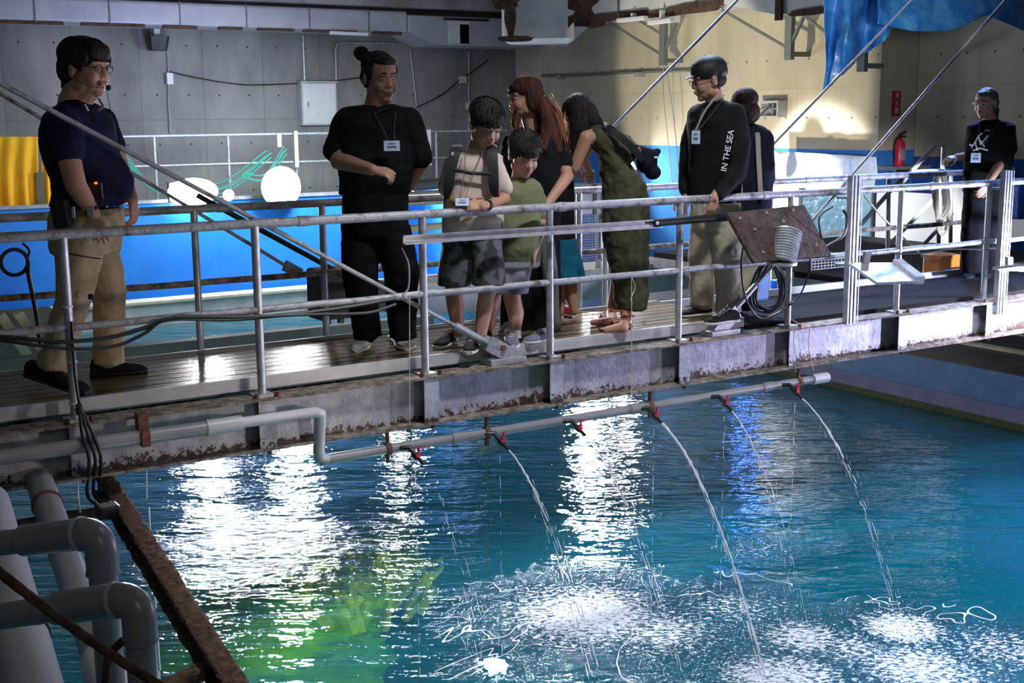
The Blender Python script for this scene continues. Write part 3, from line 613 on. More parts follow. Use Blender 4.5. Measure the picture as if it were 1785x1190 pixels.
# floodlights
M_lens = mat('lamp_glass_off', (.30, .30, .55), .15, col2=(.36, .36, .62), scale=5)
def emis(name, col, s):
    m, nt, b = new_mat(name); b.inputs['Base Color'].default_value = (0, 0, 0, 1); b.inputs['Emission Color'].default_value = c4(col); b.inputs['Emission Strength'].default_value = s; return m
M_on = emis('lamp_on_white', (1, .99, 1), 60); M_onb = emis('lamp_on_cool', (.70, .78, 1), 45); M_onblue = emis('lamp_on_blue', (.10, .25, 1), 40)
def flood_big(q, lens, label, down):
    t = thing('floodlight', label, 'floodlight', (q[0]+q[2])/2)
    nn = (q[1]-q[0]).cross(q[3]-q[0]).normalized(); nn = nn if nn.z > 0 else -nn
    b = MB(); b.add([v for v in q]+[v+nn*.02 for v in q], [(0, 1, 2, 3), (7, 6, 5, 4), (0, 4, 5, 1), (1, 5, 6, 2), (2, 6, 7, 3), (3, 7, 4, 0)]); b.build('housing', M_galv, t, bevel=.003)
    c = sum(q, Vector())/4; qq = [c+(v-c)*.84-nn*.004 for v in q]; MB().add(qq, [(0, 1, 2, 3)]).build('lens', lens, t)
    b = MB()
    for k in range(14):
        s_ = (k+.5)/14; a = q[1].lerp(q[2], s_); b.obox(a+nn*.02, (q[2]-q[1]).normalized()*.0035, nn*.028, (q[1]-q[0]).normalized()*.035)
    b.build('fins', M_whiteal, t)
    b = MB(); b.bar(q[0].lerp(q[1], .35)+nn*.02, q[0].lerp(q[1], .35)+nn*.10, .02, .06, up=(1, 0, 0)); b.build('bracket', M_steelgrey, t); return t
q = [PY(1478, 462, 5.84), PY(1562, 462, 5.72), PY(1603, 494, 5.42), PY(1528, 497, 5.52)]
flood_big(q, M_lens, 'switched off floodlight with cooling fins on the channel post', 1)
fa, fb = PY(1730, 470, 5.78), PY(1800, 476, 5.66)
q = [fa, fb+Vector((.10, 0, 0)), fb+Vector((.10, -.22, .045)), fa+Vector((0, -.22, .045))]
t = flood_big(q, M_onb, 'lit floodlight glaring on the girder at the right edge of the bridge', 1)
# far floods
def flood_round(c, r, m, label, d=(0, -1, 0), stand=True, zb=.05):
    c = Vector(c); d = Vector(d).normalized(); t = thing('floodlight', label, 'floodlight', (c.x, c.y, zb))
    MB().tube([c+d*.005, c+d*.02], r, n=28).build('lens', m, t); MB().tube([c-d*.16, c-d*.10, c-d*.02, c], [r*.5, r*.8, r*1.04, r*1.06], n=24).build('housing', M_blackp, t, smooth=True)
    if stand: MB().bar((c.x, c.y+.14, zb), (c.x, c.y+.14, c.z+r*.2), .03, .03).box((c.x-.09, c.y+.08, zb), (c.x+.09, c.y+.2, zb+.02)).build('stand', M_steelgrey, t)
    return t
t = thing('floodlight', 'long lit floodlight nearest the guide on the blue tank wall', 'floodlight', PY(335, 358, 19.9))
a, b_ = PY(292, 336, 19.8), PY(380, 333, 19.8); c = (a+b_)/2
MB().ell(c, ((b_-a).length/2, .05, .22), n=32, m=14).build('lens', M_on, t, smooth=True)
MB().box((a.x+.05, 19.86, c.z-.16), (b_.x-.05, 19.96, c.z+.16)).build('housing', M_blackp, t)
MB().box((c.x-.2, 19.90, .05), (c.x+.2, 20.1, .07)).box((c.x-.03, 19.9, .05), (c.x+.03, 19.96, c.z)).build('stand', M_steelgrey, t)
flood_round(PY(398, 340, 19.8), .09, M_on, 'small lit lamp between the two bright floodlights')
flood_round(PY(490, 326, 19.8), .34, M_on, 'round lit floodlight left of the man in black', zb=.05)
flood_round(PY(1088, 300, 18.2), .26, M_on, 'lit floodlight on the tank corner behind the bending woman', zb=.1)
flood_round(PY(694, 330, 19.8), .30, M_on, 'lit floodlight behind the man in black')
flood_round(PX(1314, 316, 13.2), .20, M_onblue, 'blue lit floodlight behind the person with shoulder straps', zb=-1.3, d=(-.7, -.7, 0))
# ================================================================== BACKGROUND FITTINGS
M_badge0 = mat('faded_label', (.35, .33, .30), .5, col2=(.45, .30, .28), scale=30)
def duct(name, label, segs, m, seams, parent=None):
    pass
t = thing('air_duct', 'long jacketed air duct along the rear wall under the ceiling', 'duct', (6, 21.9, 2.87))
b = MB(); b.box((-6.9, 21.5, 2.87), (11.35, 22.4, 3.14+.12)); b.build('duct_run', M_duct, t, bevel=.05)
b = MB(); b.add([(11.35, 21.5, 2.9), (11.9, 21.5, 2.66), (14.2, 21.5, 2.66), (14.2, 21.5, 3.2), (11.35, 21.5, 3.2), (11.35, 22.4, 2.9), (11.9, 22.4, 2.66), (14.2, 22.4, 2.66), (14.2, 22.4, 3.2), (11.35, 22.4, 3.2)],
                [(0, 1, 2, 3, 4), (9, 8, 7, 6, 5), (0, 5, 6, 1), (1, 6, 7, 2), (2, 7, 8, 3), (3, 8, 9, 4), (4, 9, 5, 0)]); b.build('drop_section', M_duct, t, bevel=.02)
b = MB()
for x in np.arange(-6, 11.3, 1.18): b.box((x, 21.485, 2.86), (x+.02, 21.51, 3.27))
b.build('seam', M_steelgrey, t)
b = MB(); 
for x, w_, hh in ((12.2, .8, .42), (12.45, .35, .36)): b.box((x, 21.47, 2.70), (x+w_*.6, 21.5, 2.70+hh))
b.build('filler_panel', M_ductl, t)
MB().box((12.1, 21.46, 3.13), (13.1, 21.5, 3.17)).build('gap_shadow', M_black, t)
# torn lower edge of the jacket
b = MB(); rnd = random.Random(2); x = -6.5
while x < 11: 
    L = rnd.uniform(.3, 1.1); b.box((x, 21.495, 2.845-rnd.uniform(0, .02)), (x+L, 21.6, 2.872)); x += L+rnd.uniform(0, .4)
b.build('torn_edge', M_brown, t)
# duct along the end wall, nearer and bigger, with torn jacket
t = thing('air_duct', 'pale jacketed duct with torn brown insulation along the end wall', 'duct', (13.8, 17, 2.98))
MB().box((13.62, 12.2, 3.0), (14.45, 20.3, 3.9)).build('duct_run', M_ductl, t, bevel=.04)
b = MB()
for y in (19.2, 17.95, 15.9, 14.6, 13.3): b.box((13.60, y, 2.99), (13.625, y+.05, 3.9))
b.build('seam', M_steelgrey, t)
def ragged(c, u, v, n, R, m, par, name, seed, a=.15):
    rnd = random.Random(seed); pts = []
    for k in range(n):
        th = 2*PI*k/n; r = 1+a*(noise.noise(Vector((math.cos(th)*2, math.sin(th)*2, seed)))*2); pts.append(c+u*R[0]*math.cos(th)*r+v*R[1]*math.sin(th)*r)
    nn = u.cross(v)*.012; return MB().add([p-nn for p in pts]+[p+nn for p in pts], [tuple(range(n))[::-1], tuple(range(n, 2*n))]+[(k, (k+1) % n, n+(k+1) % n, n+k) for k in range(n)]).build(name, m, par)
Y_, Z_ = Vector((0, 1, 0)), Vector((0, 0, 1))
for k, (px, py, rx, rz) in enumerate(((985, 12, 1.0, .42), (1010, 40, .9, .12), (1060, 30, 1.2, .07), (900, 25, .8, .3), (1170, 22, 1.3, .06), (1230, 8, .9, .05))):
    c = PX(px, py, 13.608-.004*k); ragged(c, Y_, Z_, 40, (rx, rz), M_brown, t, 'bare_insulation', k+1)
c = PX(975, 20, 13.58); ragged(c, Y_, Z_, 30, (.42, .10), M_ductl, t, 'loose_scrap', 12)
# elbow pieces by the corner
t = thing('duct_elbow', 'bulging corner elbow of the pale duct with a ragged end', 'duct', PX(900, 80, 13.3))
U_, N_ = Vector((.75, -.66, 0)), Vector((-.66, -.75, 0)); q = PD(938, 22, 20.9)
MB().loft([(q-Z_*.50, .50, .30), (q-Z_*.44, .58, .40), (q+Z_*.75, .58, .40)], U_, N_, n=28, p=6).build('elbow_shell', M_ductl, t, smooth=True)
def rag(px, py, rx, rz, m, name, seed, off=0): c = PD(px, py, 20.9)+N_*(.41+off); ragged(c, U_, Z_, 36, (rx, rz), m, t, name, seed)
rag(896, 20, .09, .50, M_brown, 'bare_insulation', 31); rag(888, 6, .22, .14, M_brown, 'bare_insulation', 32); rag(985, 14, .30, .34, M_brown, 'bare_insulation', 33); rag(980, 26, .24, .07, M_ductl, 'loose_scrap', 34, .02); rag(905, 70, .30, .05, M_brown, 'bare_insulation', 35)
hp = [PX(905, 78, 13.4), PX(968, 80, 13.3), PX(1006, 46, 13.3), PX(930, 47, 13.4)]
tag(MB().add(hp+[p+Vector((.25, 0, .0)) for p in hp], [(0, 1, 2, 3), (7, 6, 5, 4), (0, 4, 5, 1), (1, 5, 6, 2), (2, 6, 7, 3), (3, 7, 4, 0)]).build('duct_flap', M_duct), 'grey flap of duct jacket hanging at the corner', 'panel')
t = thing('duct_end', 'white duct section sagging just left of the blue tarp', 'duct', PX(1340, 20, 13.2))
q = [PX(1262, 8, 13.2), PX(1350, 25, 13.2), PX(1437, 22, 13.2), PX(1437, -40, 13.2), PX(1262, -40, 13.2)]
MB().add(q+[p+Vector((.35, 0, 0)) for p in q], [(0, 1, 2, 3, 4), (9, 8, 7, 6, 5)]+[(k, k+5, (k+1) % 5+5, (k+1) % 5) for k in range(5)]).build('shell', M_ductl, t)
q0 = PX(1357, 4, 13.15); MB().box((13.14, q0.y-.06, q0.z-.25), (13.19, q0.y+.06, q0.z+.35)).build('corner_strip', M_brown, t)
ragged(PX(1415, 20, 13.17), Y_, Z_, 26, (.45, .05), M_brown, t, 'bare_insulation', 21)
# brackets on the end wall
for i, (px, yt, yb, dx) in enumerate(((1157, 30, 114, 1), (1378, 20, 104, 1), (1504, 90, 125, 1))):
    a, c = PX(px, yt, 14.1), PX(px, yb, 14.1); t = thing('wall_bracket', ['steel bracket under the duct above the bending woman', 'steel bracket under the duct above the strapped person', 'steel bracket peeping below the blue tarp'][i], 'bracket', c, 'brackets under the end wall duct')
    MB().box((14.06, a.y-.07, c.z), (14.14, a.y+.07, 2.99)).build('upright', M_steelgrey, t)
    MB().bar((14.1, a.y, c.z+.18), (14.1, a.y-.42, 2.97), .04, .05, up=(1, 0, 0)).build('brace', M_steelgrey, t)
    MB().bar((14.1, a.y, c.z+.16), (14.1, a.y+1.55, 2.98), .035, .04, up=(1, 0, 0)).build('long_brace', M_steelgrey, t)
    MB().box((14.14, a.y-.05, c.z+.05), (14.498, a.y+.05, c.z+.12)).build('arm', M_steelgrey, t)
# light battens (off)
for (a, c, X, lab) in (((1078, 36), (1126, 31), 13.5, 'white light batten under the end wall duct'), ((1132, 40), (1172, 35), 13.5, 'thin white strip beside the light batten')):
    p, q = PX(a[0], a[1], X), PX(c[0], c[1], X); tag(MB().bar(p, q, .10, .07).box((13.48, (p.y+q.y)/2-.02, p.z), (13.9, (p.y+q.y)/2+.02, 3.02)).build('light_batten', M_whitep, bevel=.01), lab, 'lamp')
p, q = PY(575, 57, 21.4), PY(641, 60, 21.4); tag(MB().bar(p, q, .08, .06).build('light_batten', M_whitep, bevel=.01), 'white light batten under the rear duct above the man in black', 'lamp')
# rear wall things
t = thing('electric_box', 'pale grey electric cabinet on the rear wall beside the man in black', 'cabinet', (9.9, 22.5, 1.15))
MB().box((9.56, 22.48, 1.17), (10.29, 22.695, 1.98)).build('body', M_duct, t, bevel=.01); MB().box((9.59, 22.465, 1.20), (10.26, 22.48, 1.95)).build('door', M_ductl, t, bevel=.008)
MB().box((9.66, 22.44, 1.52), (9.70, 22.465, 1.62)).build('latch', M_galv, t); MB().box((9.54, 22.44, 1.98), (10.31, 22.69, 2.0)).build('rain_lip', M_duct, t)
t = thing('wall_speaker', 'black loudspeaker high on the rear wall', 'speaker', PY(278, 88, 22.3))
a, c = PY(263, 62, 22.3), PY(293, 88, 22.3); MB().loft([((a.x+c.x)/2*Vector((1, 0, 0))+Vector((0, 22.45, c.z)), .15, .13), ((a.x+c.x)/2*Vector((1, 0, 0))+Vector((0, 22.42, a.z)), .19, .17)], Vector((1, 0, 0)), Vector((0, 1, 0)), n=20, p=6).build('cabinet', M_blackp, t, bevel=.01)
MB().box((a.x+.1, 22.42, a.z), (a.x+.2, 22.69, a.z+.16)).build('bracket', M_ductl, t)
def wire(name, pts, r, m, label, cat, k=6, n=6, **kw): return tag(MB().tube(arc(pts, k), r, n=n).build(name, m, smooth=True, **kw), label, cat)
t = thing('conduit', 'thin conduit with a white junction box below the wall speaker', 'conduit', PY(296, 230, 22.6))
MB().tube([PY(292, 88, 22.66), PY(294, 130, 22.66), PY(294, 180, 22.66), PY(297, 232, 22.66)], .012, n=6).build('pipe', M_galv, t); a = PY(296, 137, 22.64); MB().box((a.x-.06, 22.60, a.z-.10), (a.x+.05, 22.69, a.z+.10)).build('junction_box', M_whitep, t)
wire('wall_cable', [PY(296, 125, 22.64), PY(340, 135, 22.64), PY(400, 145, 22.64), PY(450, 148, 22.64), PY(560, 143, 22.64), PY(630, 135, 22.64)], .012, M_black, 'sagging cable across the rear wall to the electric cabinet', 'cable')
wire('wall_cable', [PY(725, 188, 22.64), PY(770, 165, 22.64), PY(800, 140, 22.64), PY(820, 127, 22.64), PY(850, 105, 22.64)], .012, M_black, 'dark cable rising on the rear wall right of the man in black', 'cable')
t = thing('conduit', 'bent pipe framing the rear wall above the electric cabinet', 'conduit', PY(585, 140, 22.6))
MB().tube([PY(586, 145, 22.66), PY(585, 85, 22.66), PY(587, 77, 22.66), PY(594, 74, 22.66), PY(690, 75, 22.66)], .016, n=8).build('pipe', M_galv, t, smooth=True)
t = thing('conduit', 'upright pipe from duct to electric cabinet', 'conduit', PY(530, 140, 22.6))
MB().tube([PY(528, 62, 22.66), PY(531, 142, 22.66)], .02, n=8).build('pipe', M_galv, t)
t = thing('conduit', 'thin slanting pipe on the rear wall behind the man in black', 'conduit', PY(725, 190, 22.6))
MB().tube([PY(715, 88, 22.66), PY(727, 190, 22.66)], .014, n=8).build('pipe', M_galv, t)
t = thing('conduit', 'upright pipe with two small boxes left of the long haired woman', 'conduit', PY(817, 180, 22.6))
MB().tube([PY(817, 90, 22.66), PY(817, 180, 22.66)], .014, n=8).build('pipe', M_galv, t)
for px, py in ((806, 139), (818, 184)): a = PY(px, py, 22.64); MB().box((a.x-.07, 22.6, a.z-.07), (a.x+.08, 22.69, a.z+.07)).build('junction_box', M_duct, t)
# end wall pipe
t = thing('wall_pipe', 'thin brown pipe running along the end wall above the visitors', 'pipe', PX(1080, 128, 14.44))
MB().tube([PX(945, 132, 14.44), PX(1000, 131, 14.44), PX(1100, 126, 14.44), PX(1200, 122.5, 14.44)], .028, n=8).build('pipe_run', M_steelgrey, t, smooth=True)
for px, py in ((975, 133), (1113, 128)): a = PX(px, py, 14.4); MB().box((14.36, a.y-.08, a.z-.06), (14.5, a.y+.08, a.z+.02)).build('clip', M_galv, t)
wire('hanging_wire', [PX(1157, 100, 14.1), PX(1156, 160, 14.1), PX(1163, 230, 14.2), PX(1167, 270, 14.2), PX(1172, 325, 14.2)], .008, M_cable, 'left of two thin wires hanging down the end wall', 'wire')
wire('hanging_wire', [PX(1158, 98, 14.1), PX(1168, 160, 14.1), PX(1178, 240, 14.2), PX(1184, 320, 14.2)], .008, M_cable, 'right of two thin wires hanging down the end wall', 'wire')
# control box on end wall
t = thing('switch_box', 'open steel switch box on the end wall behind the strapped person', 'box', PX(1338, 204, 14.4))
a, c = PX(1318, 176, 14.35), PX(1357, 204, 14.35); MB().box((14.3, c.y, c.z), (14.5, a.y, c.z+.02)).box((14.3, c.y, a.z-.03), (14.5, a.y, a.z)).box((14.3, c.y-.03, c.z), (14.5, c.y+.0, a.z)).box((14.47, c.y, c.z), (14.5, a.y, a.z)).build('body', M_whiteal, t)
MB().box((14.32, c.y+.02, (a.z+c.z)/2-.01), (14.47, a.y, (a.z+c.z)/2+.02)).tube([(14.38, c.y+.15, c.z+.02), (14.38, c.y+.15, a.z-.04)], .04, n=8).build('fittings', M_steelgrey, t)
MB().bar((14.3, a.y-.05, c.z-.05), (14.3, c.y+.15, a.z-.05), .03, .04, up=(1, 0, 0)).build('lever', M_steelgrey, t)
# fire extinguisher and its sign
t = thing('fire_extinguisher', 'red fire extinguisher on a shelf below the red sign', 'extinguisher', PY(1567, 289, 12.68))
c = PY(1567, 289, 12.66); zc = c.z; MB().tube([(c.x, c.y, zc), (c.x, c.y, zc+.04), (c.x, c.y, zc+.32), (c.x, c.y, zc+.37), (c.x, c.y, zc+.40)], [.065, .075, .075, .05, .025], n=20).build('cylinder', M_red, t, smooth=True)
MB().box((c.x-.045, c.y-.078, zc+.08), (c.x+.03, c.y-.05, zc+.25)).build('data_label', M_badge0, t)
MB().box((c.x-.02, c.y-.02, zc+.39), (c.x+.02, c.y+.02, zc+.45)).bar((c.x, c.y, zc+.45), (c.x+.13, c.y, zc+.50), .02, .02, up=(0, 1, 0)).bar((c.x, c.y, zc+.43), (c.x+.12, c.y, zc+.42), .02, .02, up=(0, 1, 0)).build('handle', M_blackp, t)
MB().tube(arc([(c.x, c.y, zc+.42), (c.x-.09, c.y, zc+.38), (c.x-.11, c.y, zc+.2), (c.x-.09, c.y, zc+.08)], 6), .010, n=8).build('hose', M_black, t, smooth=True)
tag(MB().box((c.x-.25, 12.52, zc-.05), (c.x+.55, 12.85, zc)).build('wall_shelf', M_slab), 'grey shelf carrying the fire extinguisher', 'shelf')
a, c2 = PY(1556, 158, 12.84), PY(1568, 202, 12.84)
t = thing('fire_sign', 'red vertical fire extinguisher sign with white characters', 'sign', ((a+c2)/2))
ms = mat('sign_red', (.40, .015, .04), .4); MB().box((a.x, 12.83, c2.z), (c2.x, 12.849, a.z)).build('board', ms, t)
zz = (a.z-c2.z)
for k, ch in enumerate('消火器'): text('lettering', ch, M_whitep, t, ((a.x+c2.x)/2, 12.826, a.z-zz*(.2+.3*k)), .095, (1, 0, 0), (0, 0, 1))
# rear rail with hoses and cloth
t = thing('guard_rail', 'rear guard rail along the far walkway with papers hung on it', 'railing', (8, 21, -.12))
MB().tube([(-6.9, 21, 1.04), (13.2, 21, 1.04)], .026, n=8).build('top_rail', M_galv, t, smooth=True); MB().tube([(-6.9, 21, .55), (13.2, 21, .55)], .02, n=8).build('middle_rail', M_galv, t, smooth=True)
for px in (268, 397, 515, 640, 760): X = PY(px, 236, 21).x; MB().tube([(X, 21, -.12), (X, 21, 1.04)], .022, n=8).build('post', M_galv, t)
for px0, px1, y0_, y1_, lab in ((483, 491, 232, 256, 'white tag hanging on the rear rail over the round floodlight'), (734, 752, 226, 288, 'white sheet with a red dot hanging behind the man in black')):
    a, c = PY(px0, y0_, 20.95), PY(px1, y1_, 20.95); t = thing('paper_sheet', lab, 'paper', ((a+c)/2)); MB().box((a.x, 20.945, c.z), (c.x, 20.95, a.z)).build('sheet', M_whitep, t)
    if px0 > 700: q = PY(743, 276, 20.94); MB().tube([(q.x, 20.945, q.z), (q.x, 20.938, q.z)], .055, n=16).build('red_dot', mat('pale_red', (.7, .2, .2), .6), t)
X = PY(516, 240, 20.9).x; a = PY(516, 232, 20.9); tag(MB().box((X-.035, 20.88, .45), (X+.035, 20.93, a.z+.04)).build('tube_lamp', M_whitep, bevel=.02), 'upright white tube light fixed to the rear rail', 'lamp')
rnd = random.Random(4)
for (a, c, sag) in (((215, 262), (290, 330), .1), ((300, 320), (470, 262), .25), ((420, 300), (500, 255), .2)):
    for k in range(4):
        p, q = PY(a[0]+rnd.uniform(-6, 6), a[1]+k*3, 20.8), PY(c[0]+rnd.uniform(-6, 6), c[1]+k*4, 20.8); m_ = (p+q)/2-Vector((0, 0, sag+rnd.uniform(0, .1)))
        if k == 0: th_ = thing('hose_bundle', {215: 'green hoses draped between guide and long floodlight', 300: 'green hoses draped above the long floodlight', 420: 'green hoses looping over the round floodlight'}[a[0]], 'hoses', m_, 'green hose bundles on the rear rail')
        MB().tube(arc([p, m_, q], 6), .010, n=6).build('hose', M_teal, th_, smooth=True)
t = thing('orange_cloth', 'bright orange cloth draped over the rear rail behind the guide', 'cloth', PY(45, 360, 20.6))
def cloth(px0, px1, y0_, y1_, Y, m, par, name, folds=9, amp=.05, drop=.0):
    g = []
    for i in range(26):
        r = []
        for j in range(41):
            u, v = j/40, i/25; x = lerp(px0, px1, u); y = lerp(y0_(u), y1_(u), v); p = PY(x, y, Y); p.y += amp*math.sin(u*folds*PI+math.sin(v*3)*.8)*(.25+.75*v); r.append(p)
        g.append(r)
    return MB().sheet(g).build(name, m, par, smooth=True, solid=.01)
cloth(-60, 66, lambda u: 238, lambda u: 362-4*math.sin(u*9), 20.6, M_orange, t, 'cloth_panel'); cloth(73, 96, lambda u: 238, lambda u: 360+10*u, 20.65, M_orange, t, 'cloth_panel', 3)
MB().add([PY(62, 300, 20.55), PY(76, 300, 20.55), PY(80, 372, 20.55), PY(66, 372, 20.55)], [(0, 1, 2, 3)]).build('strap', M_olivestrap, t, solid=.01)
# blue tarp, hung over the stays
M_tarp = mat('blue_tarp', (.02, .20, .60), .3, col2=(.14, .44, .85), scale=3.5, bump=1.0, bscale=9, contrast=(.42, .68))
t = thing('blue_tarp', 'blue tarpaulin hanging from the ceiling at the top right', 'tarpaulin', PY(1450, 160, 9.2))
def tarp(fn, name, Y, nu=50, nv=40, amp=.06):
    g = []
    for i in range(nv+1):
        r = []
        for j in range(nu+1):
            u, v = j/nu, i/nv; x, y, dy = fn(u, v); p = PY(x, y, Y+dy); n_ = noise.fractal(Vector((u*5, v*3, Y)), 1, 2, 4); p.y += amp*n_; p.z += .3*amp*n_; r.append(p)
        g.append(r)
    return MB().sheet(g).build(name, M_tarp, t, smooth=True, solid=.004)
def f1(u, v):
    bot = lerp(165, 35, u**.9) if u > .12 else lerp(160, 150, u/.12)
    return lerp(1437, 1575, u), lerp(-70, bot, v), .16*math.sin(u*13+v*1.5)*(.4+.6*v)
tarp(f1, 'hanging_fold', 9.2)
def f2(u, v): return lerp(1530, 1742, u), lerp(-70, 42+13*math.sin(PI*min(1, u*1.15))-(50*max(0, u-.6)), v), -.35*math.sin(v*PI*.5)
tarp(f2, 'sagging_swag', 9.0, amp=.03)
def f3(u, v): return lerp(1725, 1860, u), lerp(-70, 28+u*58, v), -.2
tarp(f3, 'right_flap', 8.9, amp=.03)
# right end: acrylic sheet, white boards, stair rail, platform, crates
t = thing('plastic_sheet', 'crumpled clear plastic sheet lit white behind the far rail', 'sheet', PX(1430, 420, 13.6))
M_film = mat('plastic_film', (.72, .78, .88), .18, col2=(.86, .9, .97), scale=5, bump=1.0, bscale=14); g = []
for i in range(24):
    r = []
    for j in range(36):
        p = PX(lerp(1335, 1527, j/35), lerp(262+.06*lerp(0, 190, j/35), 430, i/23), 13.9); p.x += .07*noise.fractal(Vector((j*.22, i*.2, 3)), 1, 2, 4); r.append(p)
    g.append(r)
MB().sheet(g).build('film', M_film, t, smooth=True, solid=.006)
M_glassb = mat('teal_glass', (.20, .42, .52), .12, col2=(.35, .60, .68), scale=6, bump=.6, bscale=9)
t = thing('glass_panel', 'greenish textured panel behind the channel post', 'panel', PX(1470, 430, 13.3)); a, c = PX(1398, 330, 13.3), PX(1522, 436, 13.3)
MB().box((13.28, c.y, c.z), (13.32, a.y, a.z)).build('pane', M_glassb, t); MB().box((13.26, c.y-.03, c.z), (13.34, c.y+.03, a.z+.02)).box((13.26, a.y-.03, c.z), (13.34, a.y+.03, a.z+.02)).build('frame', M_steelgrey, t)
M_board = mat('white_board', (.82, .82, .80), .6)
for px0, px1, py0, py1, X, lab in ((1528, 1640, 332, 432, 13.0, 'white board standing behind the stair rail'), (1645, 1700, 325, 460, 12.4, 'tall white board behind the far woman'), (1752, 1800, 330, 420, 12.0, 'white board at the right edge behind the rail')):
    a, c = PX(px0, py0, X), PX(px1, py1, X); tag(MB().box((X, c.y, c.z), (X+.04, a.y, a.z)).build('white_board', M_board, bevel=.005), lab, 'board')
t = thing('platform', 'dark platform at the right end of the footbridge', 'platform', (10.3, 7, -.3))
MB().box((8.2, 7.30, -.14), (11.2, 10.2, -.085)).build('top', M_grate, t)
MB().box((8.2, 7.28, -.30), (11.2, 7.32, -.14)).box((8.2, 7.3, -.30), (8.24, 10.2, -.14)).build('fascia', M_galv, t)
for X in (11.1,):
    for y in (7.4, 10.1): MB().box((X-.04, y-.04, -1.3), (X+.04, y+.04, -.14)).build('leg', M_galv, t)
t = thing('platform', 'landing under the far woman joining the footbridge to the edge', 'platform', (10.5, 6.6, -.1))
MB().box((XB+.01, 5.7, -.16), (13, 7.26, -.085)).build('top', M_grate, t)
for X in (11.3, 12.8):
    for y in (5.8, 7.1): MB().box((X-.04, y-.04, -1.3), (X+.04, y+.04, -.16)).build('leg', M_galv, t)
t = thing('stair_rail', 'pale pipe handrail going down behind the coiled rope', 'handrail', PY(1600, 420, 8.9))
yy = 8.6
MB().tube([PY(1560, 332, yy), PY(1585, 302, yy), PY(1630, 254, yy), PY(1645, 254, yy), PY(1643, 300, yy), PY(1640, 330, yy)], .024, n=10).build('hand_rail', M_pvcl, t, smooth=True)
MB().tube([PY(1500, 392, yy), PY(1572, 310, yy)], .022, n=8).tube([PY(1548, 428, yy), PY(1630, 345, yy)], .02, n=8).tube([PY(1605, 432, yy), PY(1660, 372, yy)], .02, n=8).build('diagonal_rail', M_steelgrey, t, smooth=True)
for px in (1549, 1637, 1658): MB().tube([PY(px, 300, yy), PY(px-2, 485, yy)], .022, n=8).build('post', M_steelgrey, t)
MB().tube([PY(1500, 402, yy), PY(1640, 392, yy)], .018, n=8).tube([PY(1560, 300, yy), PY(1668, 297, yy)], .024, n=8).build('cross_rail', M_steelgrey, t, smooth=True)
# coiled rope
t = thing('rope_coil', 'pale rope hanging in loops on the rail beside the far woman', 'rope', PY(1645, 410, 7.3)); rnd = random.Random(8)
for k in range(9):
    cx = 1643+rnd.uniform(-6, 6); top = 296+rnd.uniform(-2, 3); bot = 372+rnd.uniform(0, 42); wd = rnd.uniform(6, 15); yy_ = 7.30+rnd.uniform(-.03, .03)
    MB().tube(arc([PY(cx-2, top, yy_), PY(cx-wd, top+25, yy_), PY(cx-wd*.8, bot-18, yy_), PY(cx, bot, yy_), PY(cx+wd*.9, bot-20, yy_), PY(cx+wd*.7, top+28, yy_), PY(cx+2, top, yy_)], 6), .010, n=7).build('loop', M_rope, t, smooth=True)
tag(MB().tube(arc([PY(1505, 340, 7.25), PY(1535, 375, 7.24), PY(1570, 410, 7.22), PY(1600, 438, 7.2), PY(1637, 468, 7.18)], 6), .008, n=6).build('thin_rope', M_rope, smooth=True), 'loose pale rope slanting down from the far rail', 'rope')
# crates, bins, orange box on the platform
a = PZ(1655, 483, -.085); t = thing('orange_box', 'small orange box on the platform by the far woman', 'box', a); MB().box((a.x-.12, a.y, -.085), (a.x+.14, a.y+.2, .10)).build('body', M_orangebox, t, bevel=.02); MB().box((a.x-.13, a.y-.01, .08), (a.x+.15, a.y+.21, .105)).build('rim', M_orangebox, t)
a = PY(1770, 318, 7.6); tag(MB().box((a.x-.03, 7.5, a.z-.35), (a.x+.4, 7.9, a.z+.0)).build('blue_bag', mat('blue_bag', (.02, .12, .6), .5, bump=.6, bscale=12), bevel=.04), 'blue bag behind the right channel post', 'bag')
# tray of cream beam + mesh basket behind lamp
yb = 7.9
a, c = PY(1355, 470, yb), PY(1590, 510, yb)
t = thing('trough', 'long cream trough behind the far rail under the rusty plate', 'trough', (a.x+.6, yb, -.5)); 
MB().bar(PY(1362, 482, 8.3), PY(1475, 500, 8.3), .25, .12).build('body', M_cream, t, bevel=.01)
t = thing('mesh_basket', 'black wire basket beside the switched off floodlight', 'basket', PY(1440, 468, 7.6)); b = MB(); p = PY(1415, 450, 7.6)
for k in range(13): b.tube([(p.x+k*.04, 7.6, p.z-.10), (p.x+k*.04, 7.6, p.z+.0), (p.x+k*.04, 7.9, p.z+.0)], .004, n=5)
for k in range(5): b.tube([(p.x, 7.6, p.z-.10+k*.025), (p.x+.48, 7.6, p.z-.10+k*.025)], .004, n=5); b.tube([(p.x, 7.6+k*.06, p.z), (p.x+.48, 7.6+k*.06, p.z)], .004, n=5)
b.build('wire_mesh', M_whiteal, t)
